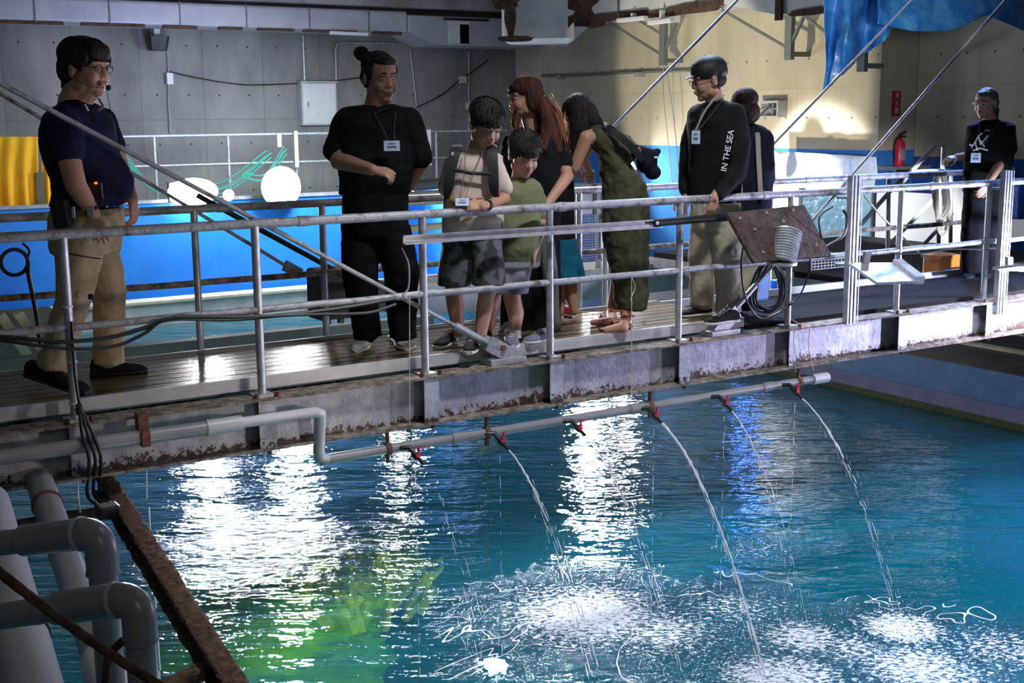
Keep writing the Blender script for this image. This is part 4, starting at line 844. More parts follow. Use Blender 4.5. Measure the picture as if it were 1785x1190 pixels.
# cable coil on the rail near the rusty plate + blue reel
t = thing('cable_coil', 'black cable coiled on the deck side below the rusty plate', 'cable', PY(1340, 530, 6.12)); rnd = random.Random(6)
for k in range(7):
    c = PY(1340+rnd.uniform(-6, 6), 498+rnd.uniform(-4, 4), 6.10+k*.012); rx, rz = .13+rnd.uniform(-.02, .02), .16+rnd.uniform(-.02, .02)
    MB().tube([c+Vector((rx*math.cos(a_), .02*math.sin(a_*2), rz*math.sin(a_))) for a_ in np.linspace(0, 2*PI, 36)], .008, n=7).build('loop', M_black, t, smooth=True)
t = thing('cable_reel', 'small blue reel glowing under the rusty plate', 'reel', PY(1332, 520, 6.3)); a, c = PY(1312, 480, 6.32), PY(1372, 520, 6.32)
MB().box((a.x, 6.3, c.z), (a.x+.14, 6.4, a.z)).box((a.x+.2, 6.3, c.z+.08), (a.x+.28, 6.36, c.z+.14)).build('body', mat('cyan_plastic', (.05, .30, .80), .4), t, bevel=.01)
wire('black_cable', [PY(1295, 430, 5.95), PY(1292, 470, 5.93), PY(1300, 520, 5.93), PY(1322, 553, 5.96), PY(1350, 548, 5.97), PY(1390, 520, 5.96), PY(1408, 480, 5.95), PY(1412, 450, 5.95)], .006, M_black, 'loose black cable looping below the rusty plate', 'cable')
wire('black_cable', [PY(1425, 450, 5.9), PY(1433, 425, 5.85), PY(1428, 380, 5.86), PY(1452, 360, 5.88)], .006, M_black, 'cable end sticking up beside the canister', 'cable')
wire('black_cable', [PY(1440, 430, 5.9), PY(1470, 410, 5.86), PY(1476, 380, 5.9), PY(1470, 366, 5.92)], .009, M_black, 'black plug cable beside the channel post', 'cable')
wire('black_cable', [PY(1560, 443, 5.96), PY(1620, 440, 5.96), PY(1660, 434, 5.96), PY(1740, 436, 5.96)], .006, M_black, 'thin cable under the near middle rail at the right', 'cable')
# cables along the near rail at left
M_cbl = M_black
wire('black_cable', [PY(-40, 583, 5.95), PY(60, 592, 5.94), PY(110, 596, 5.94), PY(190, 588, 5.94), PY(250, 572, 5.95), PY(300, 556, 5.96), PY(400, 557, 5.96), PY(500, 548, 5.96), PY(600, 536, 5.96), PY(690, 520, 5.96)], .011, M_cbl, 'upper thick cable tied along the near middle rail at the left', 'cable')
wire('black_cable', [PY(-40, 586, 5.95), PY(60, 601, 5.93), PY(130, 608, 5.93), PY(200, 603, 5.93), PY(250, 582, 5.94), PY(300, 553, 5.95), PY(420, 552, 5.955), PY(540, 548, 5.955), PY(640, 545, 5.955), PY(690, 530, 5.955)], .009, M_cbl, 'lower cable drooping below the near middle rail at the left', 'cable')
wire('black_cable', [PY(125, 560, 5.955), PY(130, 640, 5.95), PY(136, 690, 5.93), PY(141, 720, 5.88)], .008, M_cbl, 'cable strapped down the leftmost whole near post', 'cable')
wire('grey_cable', [PY(700, 432, 5.93), PY(712, 460, 5.93), PY(712, 500, 5.94), PY(703, 515, 5.94), PY(712, 522, 5.94)], .005, M_cable, 'thin grey cable hanging from the end of the channel bar', 'cable')
for k, (px, top, bot, lab) in enumerate(((714, 515, 740, 'thin grey string hanging in front of the man in black'), (1101, 480, 690, 'thin pale string hanging by the sandalled feet'))):
    wire('hanging_string', [PY(px, top, 5.87), PY(px, (top+bot)/2, 5.87), PY(px, bot, 5.87)], .0022, M_rope, lab, 'string')
wire('hanging_string', [PY(1100, 480, 5.93), PY(1107, 500, 5.92), PY(1100, 520, 5.9), PY(1102, 530, 5.9)], .0025, M_rope, 'curly loose end of string by the sandalled feet', 'string')
for px, y0_, y1_, X_ in ((1406, 555, 640, 1), ):
    wire('orange_string', [PY(1379, 556, 5.9), PY(1396, 566, 5.88), PY(1411, 572, 5.87), PY(1409, 600, 5.87), PY(1418, 645, 5.87)], .003, mat('orange_string', (.8, .35, .2), .8), 'orange string tied round a post foot and hanging to the pipe', 'string')
t = thing('cable_tie', 'white cable ties round the leftmost whole near post', 'cable tie', (1.34, YN, .3))
for z in (.62-.16, .20, .0): MB().tube([(1.34, YN, z), (1.34, YN, z+.008)], .026, n=12).build('band', M_whitep, t)
# coil hung on far post left
t = thing('cable_ring', 'black ring of cable hanging on the far rail post at the left', 'cable', PY(25, 480, 7.1)); c = PY(25, 457, 7.12)
for r_ in (.066, .072): MB().tube([c+Vector((r_*math.cos(a_), 0, r_*math.sin(a_)*1.0)) for a_ in np.linspace(0, 2*PI, 30)], .008, n=7).build('loop', M_black, t, smooth=True)
MB().tube(arc([c+Vector((.07, 0, .02)), c+Vector((.08, 0, .06)), c+Vector((.05, 0, .10))], 5), .007, n=6).tube(arc([c+Vector((.07, 0, 0)), PY(50, 480, 7.13), PY(62, 540, 7.13), PY(70, 600, 7.13)], 5), .012, n=7).build('tail', M_black, t, smooth=True)
# dark box hung behind the far rail
t = thing('equipment_box', 'dark grey box hung on the far rail left of the man in black', 'box', PY(580, 550, 7.4)); a, c = PY(548, 470, 7.35), PY(615, 552, 7.35)
MB().box((a.x, 7.3, c.z), (c.x, 7.5, a.z)).build('body', mat('dark_grey_box', (.06, .065, .06), .6), t, bevel=.02)
MB().box((a.x+.06, 7.32, c.z-.03), (a.x+.09, 7.36, c.z)).box((a.x+.15, 7.32, c.z-.03), (a.x+.18, 7.36, c.z)).build('feet', M_steelgrey, t)
# far side service beams seen behind the deck
t = thing('service_beam', 'grey beam running beyond the footbridge just above the deck line', 'beam', (3, 7.9, -.45))
MB().box((XA, 7.86, PY(300, 605, 7.86).z-.04), (4.3, 7.96, PY(300, 605, 7.86).z+.03)).build('beam', M_steelgrey, t)
for X in (.6, 2.45, 4.2): MB().box((X, 7.27, -.35), (X+.06, 7.88, -.30)).build('arm', M_steelgrey, t)
t = thing('brace_pair', 'pale diagonal braces beyond the far rail at the left edge', 'brace', PY(30, 620, 8.2))
for p_, q_ in (((0, 548), (52, 628)), ((30, 545), (70, 605))): MB().bar(PY(p_[0], p_[1], 8.2), PY(q_[0], q_[1], 8.2), .06, .07, up=(0, 1, 0)).build('brace', M_cream, t)
a = PY(-30, 545, 8.4); MB().box((a.x, 8.35, a.z-.35), (PY(88, 545, 8.4).x, 8.45, a.z)).build('plate', M_slab, t)
# items between the people (netting, pale beams)
t = thing('service_pipes', 'grey pipes and pale beam behind the boy and the man in black', 'pipes', PY(750, 370, 12))
MB().tube([PY(700, 325, 12), PY(1000, 300, 12)], .06, n=10).build('pipe', M_steelgrey, t, smooth=True); MB().tube([PY(700, 347, 12), PY(1000, 330, 12)], .08, n=10).build('pipe', M_cream, t, smooth=True)
MB().bar(PY(700, 400, 12), PY(1000, 372, 12), .2, .06).build('beam', M_cream, t)
for px in (712, 850, 990): a = PY(px, 330, 12); MB().tube([(a.x, 12.1, -6), (a.x, 12.1, a.z)], .03, n=8).build('post', M_steelgrey, t)
t = thing('walkway_beam', 'yellow lit concrete walkway behind the boys', 'walkway', PZ(850, 500, -.9))
pA, pB = PY(700, 497, 10.5), PY(1180, 462, 10.5); MB().box((pA.x, 10.4, pA.z-.30), (pB.x+1.2, 11.0, pA.z)).build('slab', M_ledge, t); MB().box((pA.x, 10.38, pA.z-.02), (pB.x+1.2, 10.42, pA.z+.01)).build('edge', M_cream, t)
t = thing('net_panel', 'lattice net panel behind the women', 'net', PY(1010, 440, 9.6)); b = MB(); a, c = PY(985, 378, 9.6), PY(1045, 452, 9.6)
for k in range(15): x = lerp(a.x, c.x, k/14); b.tube([(x, 9.6, c.z), (x, 9.6, a.z)], .005, n=4)
for k in range(18): z = lerp(c.z, a.z, k/17); b.tube([(a.x, 9.6, z), (c.x, 9.6, z)], .005, n=4)
b.build('net', M_whiteal, t); MB().box((a.x-.03, 9.58, c.z), (a.x, 9.62, a.z)).box((c.x, 9.58, c.z), (c.x+.03, 9.62, a.z)).build('frame', M_galv, t)
t = thing('white_crate', 'white lit crate beyond the rail beside the bending woman', 'crate', PY(1040, 370, 10)); a, c = PY(1002, 322, 10.6), PY(1052, 372, 10.6)
MB().box((a.x+.02, 10.62, pA.z), (a.x+.06, 10.66, c.z)).box((c.x-.06, 10.62, pA.z), (c.x-.02, 10.66, c.z)).build('leg', M_galv, t)
MB().box((a.x, 10.6, c.z), (c.x, 10.9, a.z)).build('body', M_board, t, bevel=.01); MB().box((c.x-.14, 10.58, c.z), (c.x-.10, 10.6, a.z)).build('divider', M_steelgrey, t)

# ================================================================== FOREGROUND: pipes, rusty beam and rod
t = thing('rusty_beam', 'heavily rusted steel beam running from under the bridge toward the viewer', 'beam', PZ(300, 1000, -.6))
pa, pb = PZ(178, 822, -.44), PZ(425, 1215, -.62); d = (pb-pa).normalized(); sd = d.cross(Vector((0, 0, 1))).normalized()
def rough_bar(pa, pb, w_, h_, m, name, par, n=60, amp=.006, seed=0):
    d = (pb-pa).normalized(); sd = d.cross(Vector((0, 0, 1))).normalized(); u = sd.cross(d); cs = []
    for i in range(n+1):
        c = pa.lerp(pb, i/n); ring = []
        for k in range(16):
            a_ = 2*PI*(k+.5)/16; x = math.copysign(abs(math.cos(a_))**.35, math.cos(a_))*w_/2; y = math.copysign(abs(math.sin(a_))**.35, math.sin(a_))*h_/2
            r_ = 1+amp/.03*noise.noise(Vector((i*.9, k*1.3, seed)))
            ring.append(c+sd*x*r_+u*y*r_)
        cs.append(ring)
    return MB().rings(cs).build(name, m, par, smooth=True)
rough_bar(pa, pb, .085, .02, M_rust, 'upper_flange', t, amp=.008); rough_bar(pa-Vector((0, 0, .05)), pb-Vector((0, 0, .05)), .02, .09, M_rust, 'web', t, amp=.006, seed=4); rough_bar(pa-Vector((0, 0, .1)), pb-Vector((0, 0, .1)), .085, .02, M_rust, 'lower_flange', t, amp=.008, seed=8)
qa, qb = PZ(385, 1155, -.66), PZ(255, 1215, -.66); rough_bar(qa, qb, .07, .05, M_rust, 'side_arm', t, n=20, seed=5)
qa, qb = PZ(200, 888, -.56), PZ(0, 918, -.56); rough_bar(qa, qb, .03, .05, M_rust, 'cross_arm', t, n=24, seed=6)
t = thing('cable_bundle', 'three black cables running down from the bridge to the rusty beam', 'cable', PZ(190, 880, -.5))
e_ = PZ(188, 890, -.48)
for k, (o1, o2) in enumerate(((-.02, -.03), (0, 0), (.018, .03))):
    pts = arc([PY(137, 705, 5.90)+Vector((o1*.3, 0, 0)), PY(143, 722, 5.86)+Vector((o1*.5, 0, 0)), PY(152+k*2, 760, 5.84)+Vector((o1, 0, 0)), PY(163+k*3, 800, 5.80)+Vector((o1, 0, 0)), e_+Vector((o2, .25, .02)), e_+Vector((o2, 0, .02))], 8)
    MB().tube(pts, .0085, n=8).build('cable', M_black, t, smooth=True)
MB().tube([PY(138, 710, 5.88), PY(141, 722, 5.87)], .02, n=10).build('tape', M_black, t); MB().obox(e_+Vector((0, 0, .0)), (.05, 0, 0), (0, .05, 0), (0, 0, .03)).build('wrap', M_black, t, bevel=.01)
t = thing('rusty_rod', 'rusty rod slanting across the grey pipes in the corner', 'rod', PD(150, 1100, 3.1))
pa, pb = PD(-60, 950, 3.05), PD(330, 1225, 3.15); b = MB(); n = 50; b.tube([pa.lerp(pb, i/n)+Vector((0, 0, -.02*math.sin(PI*i/n))) for i in range(n+1)], [.0125*(1+.25*noise.noise(Vector((i*.8, 0, 0)))) for i in range(n+1)], n=10); b.build('rod', M_rust, t, smooth=True)
MB().tube(arc([PD(215, 1115, 3.3), PD(190, 1145, 3.3), PD(183, 1195, 3.3)], 5), .011, n=8).build('hoop', M_rust, t, smooth=True)
# PVC pipes
def pipe(t, pts, r, name='run', m=None, n=24): return MB().tube(pts, r, n=n).build(name, m or M_pvc, t, smooth=True)
def elbow_set(py_l, py_r, xe, ybot, D, r, label, xc):
    t = thing('pvc_elbow_pipe', label, 'pipe', PD(xe, ybot, D))
    a, c = PD(-30, py_l, D+.12), PD(xe-r*FPX/D*1.0, py_r, D-.02)
    c2 = PD(xe, py_r+.0+r*FPX/D*.15, D-.02); dr = (c-a).normalized()
    pipe(t, [a, a.lerp(c, .93)], r*.80); m1 = a.lerp(c, xc); pipe(t, [m1, c], r, 'socket')
    cen = c-Vector((0, 0, 0)); bot = PD(xe-3, ybot, D)
    R_ = r*1.35; pts = [c+dr*.0]; 
    for k in range(9):
        th = (PI/2)*k/8; pts.append(c+dr*R_*math.sin(th)-Vector((0, 0, 1))*R_*(1-math.cos(th)))
    e = pts[-1]; pipe(t, pts+[e-Vector((0, 0, r*1.3))], r*1.0, 'elbow', n=28)
    pipe(t, [c-dr*.012, c+dr*.0], r*1.09, 'collar', M_pvcl); 
    pipe(t, [e-Vector((0, 0, r*1.25)), e-Vector((0, 0, r*1.35))], r*1.06, 'collar')
    pipe(t, [e-Vector((0, 0, r*1.2)), e-Vector((0, 0, .55))], r*.88, 'down_pipe')
    for s_ in (.25, .42): q = a.lerp(c, s_); pipe(t, [q-dr*.003, q+dr*.003], r*.84, 'collar')
    return t
elbow_set(950, 930, 172, 1010, 3.9, .050, 'upper grey pipe elbow over the tilted pipe, nearer the bridge', .42)
elbow_set(1078, 1045, 236, 1170, 3.45, .047, 'lower grey pipe elbow crossed by the rusty rod', .55)
t = thing('pvc_main_pipe', 'thick pale grey pipe slanting down the left edge', 'pipe', PD(50, 1200, 3.9))
pipe(t, [PD(-28, 880, 5.0), PD(66, 1240, 4.0)], .098, 'run', M_pvcl, 32)
for f_ in (.36,): 
    p_, q_ = PD(-28, 880, 5.0), PD(66, 1240, 4.0); c = p_.lerp(q_, .70); d = (q_-p_).normalized(); pipe(t, [c-d*.008, c+d*.008], .104, 'band', M_black, 32)
t = thing('pvc_main_pipe', 'thick grey pipe coming from under the girder beside the rusty beam', 'pipe', PD(120, 1050, 4.4))
p_, q_ = PY(62, 820, 6.1), PD(235, 1230, 3.9); q_ = PD(205, 1230, 4.1); pipe(t, [p_, q_], .062, 'run', M_pvc, 28); c = p_.lerp(q_, .20); d = (q_-p_).normalized()
pipe(t, [c-d*.01, c+d*.01], .070, 'band', M_bolt, 28); pipe(t, [p_.lerp(q_, .86), q_], .074, 'socket', M_pvcl, 28)
wire('thin_rope', [PY(134, 822, 6.0), PY(137, 870, 5.8), PZ(140, 893, -.54)], .004, M_rope, 'short cord from the girder to the rusty cross arm', 'cord')
# ================================================================== PEOPLE
def skin(name, c): return mat(name, c, .5, col2=[v*.9 for v in c], scale=8, spec=.35)
M_skin = skin('skin_warm', (.52, .28, .19)); M_skin2 = skin('skin_tan', (.46, .24, .155)); M_lip = mat('lips', (.42, .13, .11), .45)
M_hair = mat('black_hair', (.009, .007, .007), .7, spec=.25, col2=(.03, .024, .02), scale=30, stretch=(1, 1, .12), bump=.6, bscale=60)
M_hairb = mat('auburn_hair', (.026, .009, .006), .65, spec=.25, col2=(.11, .032, .012), scale=30, stretch=(1, 1, .10), bump=.6, bscale=60)
M_hairg = mat('grey_streaked_hair', (.03, .028, .026), .6, spec=.3, col2=(.16, .15, .14), scale=24, stretch=(1, 1, .2), bump=.5, bscale=50)
M_eyew = mat('eye_white', (.34, .31, .29), .4); M_iris = mat('iris', (.015, .01, .008), .1)
def fabric(name, c, c2=None, b=.35, sc=10): return mat(name, c, .85, col2=c2 or [min(1, v*1.35+.002) for v in c], scale=sc, bump=b, bscale=9, spec=.12)
F_navy = fabric('navy_polo', (.010, .014, .040)); F_black = fabric('black_tee', (.007, .008, .009)); F_blackp = fabric('black_trousers', (.005, .005, .007))
F_khaki = fabric('khaki_work_trousers', (.38, .29, .18), (.46, .36, .23)); F_stone = fabric('stone_chinos', (.36, .32, .24), (.46, .41, .31))
F_tan = fabric('pale_pink_tee', (.52, .42, .36), (.60, .49, .42)); F_green = fabric('olive_green_tee', (.15, .16, .085), (.20, .21, .12)); F_grey = fabric('grey_shorts', (.22, .22, .26))
F_camo = mat('dark_patterned_shorts', (.02, .022, .025), .8, col2=(.09, .10, .11), scale=14, contrast=(.48, .54), detail=1)
F_olive = fabric('olive_dress', (.050, .050, .026), (.085, .085, .045)); F_teal = fabric('teal_skirt', (.006, .08, .13)); F_strap = mat('black_strap', (.012, .012, .013), .6)
F_shoe = fabric('shoe_black', (.012, .012, .014)); F_sole = mat('pale_sole', (.55, .54, .50), .6); F_soleb = mat('black_sole', (.01, .01, .01), .6); F_gshoe = fabric('shoe_grey', (.34, .34, .32)); F_bshoe = fabric('shoe_slate', (.14, .15, .20)); F_sand = mat('tan_sandal', (.32, .07, .035), .5); F_sock = fabric('white_sock', (.75, .75, .75)); F_redshoe = mat('red_shoe', (.45, .02, .04), .5)
M_badge = mat('badge_card', (.55, .68, .85), .3, col2=(.70, .80, .92), scale=20); M_badgedark = mat('badge_print', (.12, .20, .35), .5)
M_cord = mat('badge_cord', (.10, .09, .08), .7)

HV = Vector((math.cos(HEAD), math.sin(HEAD), 0))
def J(px, py, D):
    """point seen at a photo pixel, D metres ahead of the viewer measured along the ground"""
    d = ray(px, py); return CAM+d*(D/d.dot(HV))
def remesh(o, vox, sm=2, fac=.5, disp=0, dsc=.12):
    r = o.modifiers.new('remesh', 'REMESH'); r.mode = 'VOXEL'; r.voxel_size = vox; r.use_smooth_shade = True
    s = o.modifiers.new('smooth', 'SMOOTH'); s.iterations = sm; s.factor = fac
    if disp:
        tx = bpy.data.textures.new('folds', 'CLOUDS'); tx.noise_scale = dsc; tx.noise_depth = 2
        d = o.modifiers.new('folds', 'DISPLACE'); d.texture = tx; d.strength = disp; d.mid_level = .5; d.texture_coords = 'LOCAL'
    return o
def basis(fwd, up=None, tilt=0):
    """right, forward, up of a body part that faces fwd (world vector)"""
    f = Vector(fwd).normalized(); u = Vector(up or (0, 0, 1)); r = f.cross(u).normalized(); u = r.cross(f).normalized(); return r, f, u
SCR = Vector((R2.x, R2.y, 0)).normalized(); TOC = Vector((-FW.x, -FW.y, 0)).normalized()   # picture right / toward the viewer, on the ground plane
def face(right, toward, down=0.0): 
    v = SCR*right+TOC*toward; v.normalize(); return (v*math.cos(math.radians(down))-Vector((0, 0, math.sin(math.radians(down)))))
def head(b, c, B, s):
    """adds a head to blob b; c = centre, B basis, s = scale (1 = adult, 0.23 m)"""
    r, f, u = B
    def q(x, y, z): return c+(r*x+f*y+u*z)*s
    def E(x, y, z, a, b_, c_): b.ell(q(x, y, z), (a*s, b_*s, c_*s), B, n=18, m=12)
    E(0, -.012, .035, .076, .094, .083); E(0, .022, -.02, .064, .068, .082); E(0, .030, -.062, .052, .052, .045)
    E(0, .056, -.088, .026, .026, .022)
    for k in (-1, 1):
        E(k*.034, .050, -.030, .026, .034, .034); E(k*.050, .005, -.062, .016, .034, .028)
        b.capsule(q(k*.012, .083, .030), q(k*.046, .072, .028), .010*s, .009*s)
        E(k*.079, -.008, -.006, .009, .018, .031); E(k*.011, .088, -.026, .008, .009, .007)
    b.capsule(q(0, .078, .018), q(0, .094, -.020), .008*s, .0110*s); E(0, .078, -.052, .024, .016, .016)
    b.capsule(q(-.018, .087, -.047), q(.018, .087, -.047), .0055*s, .0055*s); b.capsule(q(-.015, .086, -.058), q(.015, .086, -.058), .0065*s, .0065*s)
    return q
def face_parts(t, q, B, s, down=False, mouth=True, glasses=None):
    r, f, u = B
    for k in (-1, 1):
        e = MB(); e.ell(q(k*.031, .0745, .006), (.0135*s, .0115*s, (.004 if down else .0075)*s), B, n=12, m=8); e.mat(1).ell(q(k*.031, .0805, .0055), (.006*s, .0065*s, (.003 if down else .0065)*s), B, n=10, m=6)
        e.build('eye', [M_eyew, M_iris], t, smooth=True)
        MB().tube([q(k*.012, .089, .032), q(k*.030, .091, .037), q(k*.048, .080, .032)], [.0028*s, .0036*s, .002*s], n=6).build('eyebrow', M_hair, t, smooth=True)
    MB().tube([q(-.022, .084, -.0525), q(-.01, .093, -.050), q(0, .094, -.051), q(.01, .093, -.050), q(.022, .084, -.0525)], [.002*s, .0045*s, .005*s, .0045*s, .002*s], n=7).build('lips', M_lip, t, smooth=True)
    if glasses:
        g = MB()
        for k in (-1, 1):
            g.tube([q(k*.034+.021*math.cos(a), .098-.006*abs(math.cos(a)), .004+.016*math.sin(a)) for a in np.linspace(0, 2*PI, 20)], .0018*s, n=5)
            g.tube([q(k*.055, .092, .010), q(k*.076, .06, .012), q(k*.083, .0, .010)], .0018*s, n=5)
        g.tube([q(-.013, .100, .008), q(.013, .100, .008)], .0018*s, n=5); gl = g.build('glasses', glasses, t, smooth=True)
def hand(b, w, d, pn, s=1.0, curl=.6, thumb=1):
    """hand blob: w wrist, d direction of the fingers, pn back-of-hand normal"""
    d = Vector(d).normalized(); pn = Vector(pn); pn = (pn-d*pn.dot(d)).normalized(); sd = d.cross(pn)
    b.loft([(w-d*.02*s, .024*s, .019*s), (w+d*.015*s, .030*s, .017*s), (w+d*.05*s, .040*s, .015*s), (w+d*.085*s, .040*s, .012*s)], sd, pn, n=16, p=2.6)
    for k, (L, o) in enumerate(((.068, -.030), (.078, -.010), (.073, .010), (.058, .029))):
        p = w+(d*.08+sd*o)*s; a = 0; seg = [L*.45, L*.32, L*.25]
        dd = (d+sd*o*2.5).normalized(); rr = .0088 if k < 3 else .0076
        pts = [p]
        for j in range(3):
            a += curl*(.55, .75, .5)[j]+.03*k; v = dd*math.cos(a)-pn*math.sin(a); p = p+v*seg[j]*s; pts.append(p)
        b.chain(pts, [rr*s, rr*.95*s, rr*.88*s, rr*.78*s], n=10, m=3)
    t0 = w+(d*.022-sd*.026*thumb)*s; t1 = t0+(d*.035-sd*.030*thumb-pn*.010)*s; t2 = t1+(d*.030-sd*.010*thumb-pn*.014)*s; t3 = t2+(d*.022+sd*.004*thumb-pn*.010)*s
    b.chain([t0, t1, t2, t3], [.014*s, .0115*s, .0100*s, .0085*s], n=10, m=3)
def shoe(t, heel, toe, mu, ms, w=.046, h=.075, name='shoe', tongue=True):
    heel, toe = Vector(heel), Vector(toe); d = (toe-heel); L = d.length; d.normalize(); u = Vector((0, 0, 1)); sd = d.cross(u).normalized(); u = sd.cross(d)
    b = MB(); prof = [(.0, .6, .5), (.04, .82, .95), (.18, .92, 1.05), (.34, .90, .98), (.5, .92, .72), (.68, 1.05, .56), (.84, 1.0, .48), (.95, .74, .36), (1, .4, .2)]
    b.loft([(heel+d*L*x+u*(h*z*.5+.010), w*y_, h*z*.5) for x, y_, z in prof], sd, u, n=18, p=2.3); o = b.build(name, mu, t, smooth=True); remesh(o, .006, 2)
    b = MB(); b.loft([(heel+d*L*x+u*.010, w*y_*1.06, .011) for x, y_ in ((-.01, .6), (.04, .85), (.2, .92), (.45, .85), (.7, 1.04), (.86, 1.0), (.97, .72), (1.015, .4))], sd, u, n=18, p=3); b.build('sole', ms, o, smooth=True)
    b = MB()
    for k in range(4): c = heel+d*L*(.40+.07*k)+u*(h*(.93-.12*k)+.012); b.tube([c-sd*w*.42, c+u*.004, c+sd*w*.42+d*.008], .0024, n=5)
    if tongue: b.build('laces', ms, o, smooth=True)
    return o
def cloth_blob(b, name, m, t, vox=.009, sm=3, disp=.012, dsc=.10): return remesh(b.build(name, m, t, smooth=True), vox, sm, .5, disp, dsc)
def torso(b, hem, chest, neck, B, wh, wc, ws, dh, dc, ds, belly=0, n=24):
    """shirt body from hem centre up to the neck; half widths / depths at hem, chest, shoulders"""
    r, f, u = B; ax = (neck-hem); L = ax.length
    m_ = hem.lerp(chest, .5)+f*belly
    b.loft([(hem, wh, dh, r, f), (hem.lerp(m_, .5)+f*belly*.4, wh*1.0, dh+belly*.35, r, f), (m_, (wh+wc)/2, (dh+dc)/2+belly*.5, r, f), (chest, wc, dc, r, f), (chest.lerp(neck, .45), (wc+ws)/2, dc*.98, r, f), (chest.lerp(neck, .74), ws, ds, r, f), (chest.lerp(neck, .90), ws*.72, ds*.78, r, f), (chest.lerp(neck, 1.0), ws*.34, ds*.62, r, f)], r, f, n=n, p=2.5)
def hairblob(t, fn, m, name='hair', vox=.006, disp=.005, dsc=.02):
    b = MB(); fn(b); return remesh(b.build(name, m, t, smooth=True), vox, 2, .5, disp, dsc)
def strands(t, roots, m, name='hair_strands', r=.0022):
    b = MB()
    for pts in roots: b.tube(arc(pts, 4), [r*(1-.6*i/(len(pts)*4-3)) for i in range((len(pts)-1)*4+1)], n=5)
    return b.build(name, m, t, smooth=True)
def badge(t, c, n_, w_, h_, ups=(0, 0, 1), cord=None):
    n_ = Vector(n_).normalized(); r = Vector(ups).cross(n_).normalized(); u = n_.cross(r); g = MB().obox(c, r*w_/2, u*h_/2, n_*.002); o = g.build('name_badge', M_badge, t)
    g = MB(); g.obox(c+n_*.003-u*h_*.1, r*w_*.28, u*h_*.09, n_*.0008); g.obox(c+n_*.003+u*h_*.22, r*w_*.2, u*h_*.05, n_*.0008); g.build('print', M_badgedark, o)
    if cord:
        g = MB()
        for k, p in enumerate(cord): g.tube([c+u*h_*.5+r*w_*.2*(1 if k else -1), c.lerp(p, .5)+n_*.012, p], .0022, n=5)
        g.build('lanyard', M_cord, t, smooth=True)
    return o
def bodycore(b, hips, chest, neckb, hc, B, s=1.0, nr=.052):
    """hidden torso core so head, neck, arms and legs are one surface"""
    r, f, u = B; b.capsule(hips, chest, .10*s, .11*s); b.capsule(chest-r*.10*s+u*.05*s, chest+r*.10*s+u*.05*s, .065*s, .065*s); b.capsule(chest+u*.05*s, neckb, .07*s, nr*s*1.05); b.capsule(neckb, hc, nr*s*1.02, nr*s*.98)
def person(name, label, at): 
    t = thing('person', label, 'person', at); return t
def limb(b, pts, rs): b.chain(pts, rs, n=16, m=5)
def leg(b, pts, rs, flat=.05):
    limb(b, pts, rs); e = Vector(pts[-1]); d = (e-Vector(pts[-2])).normalized(); b.tube([e-d*.08, e, e+d*flat], [rs[-1]*1.0, rs[-1]*1.03, rs[-1]*1.06], n=18)
def finish_body(b, t, m, vox=.0052): return remesh(b.build('body', m, t, smooth=True), vox, 2)

def coat(t, q, m, n=330, s=1, top=.142, fringe=True, seed=0, L0=.05, name='hair_strands', side=1, back=1):
    """short strands lying over the scalp, longer on the crown, ragged at the fringe"""
    rnd = random.Random(seed); b = MB()
    for _ in range(n):
        th = rnd.uniform(-PI, PI); z0 = rnd.uniform(.0, .95); ph = math.acos(min(1, z0)); fr = math.cos(th) > .35
        lo = .018 if fr else (-.02 if abs(math.sin(th)) > .7 else -.055)
        rx, ry, rz = .094, .110, .086; pts = []; st = rnd.uniform(.15, .5)
        for k in range(4):
            p_ = min(PI*.62, math.acos(z0)*.6+.25+k*L0/.09*.55*st*2)
            x = math.sin(th+k*.03)*math.sin(p_)*rx; y = math.cos(th)*math.sin(p_)*ry-.015; z = .052+math.cos(p_)*rz
            if p_ > PI/2: z = .052-(p_-PI/2)*.075
            z = max(z, lo-rnd.uniform(0, .012))
            pts.append(q(x*1.01, y*1.01, z*1.0+.002*k))
        b.tube(pts, [.0030*s, .0032*s, .0026*s, .0008], n=4)
    return b.build(name, m, t, smooth=True)
# ---------- 1. guide in navy polo, profile to the right
D = 6.27; t = person('guide', 'stout person in navy polo and khaki trousers with glasses and a headset microphone', (1.5, 6.45, 0))
Bb = basis(face(1, .22)); Bh = basis(face(1, .38, 3)); s = 1.18
hc = J(150, 121, D-.02); nb = J(128, 178, D); ch = J(132, 250, D); hips = J(150, 395, D)
b = MB(); q = head(b, hc, Bh, s); bodycore(b, hips, ch, nb, hc-Vector((0, 0, .04))-Bh[1]*.02, Bb, 1.15, .062)
b.capsule(q(0, .02, -.085), nb+Bb[1]*.03, .05, .06)
sn, en, wn = J(113, 222, D-.17), J(132, 322, D-.29), J(163, 372, D-.28)
limb(b, [sn, J(117, 262, D-.25), en, en.lerp(wn, .35), wn], [.050, .056, .050, .046, .031]); hand(b, wn, J(178, 424, D-.28)-wn, TOC+SCR*.35, 1.02, .45, -1)
sf, ef, wf = J(182, 215, D+.22), J(212, 300, D+.26), J(231, 348, D+.20)
limb(b, [sf, ef, wf], [.058, .048, .031]); hand(b, wf, J(236, 388, D+.20)-wf, SCR+TOC*.2, 1.0, .7, 1)
finish_body(b, t, M_skin); face_parts(t, q, Bh, s, glasses=M_black)
b = MB(); torso(b, J(152, 358, D), J(138, 262, D), J(133, 178, D), Bb, .165, .20, .205, .175, .165, .12, belly=.05)
b.capsule(J(110, 214, D-.17), J(118, 262, D-.25), .086, .080); b.capsule(J(100, 214, D-.02), J(110, 250, D-.1), .06, .07); b.capsule(J(180, 212, D+.18), J(196, 255, D+.25), .07, .068)
b.tube([J(131, 184, D), J(131, 172, D)], [.085, .075], n=20)
cloth_blob(b, 'polo_shirt', F_navy, t, disp=.016)
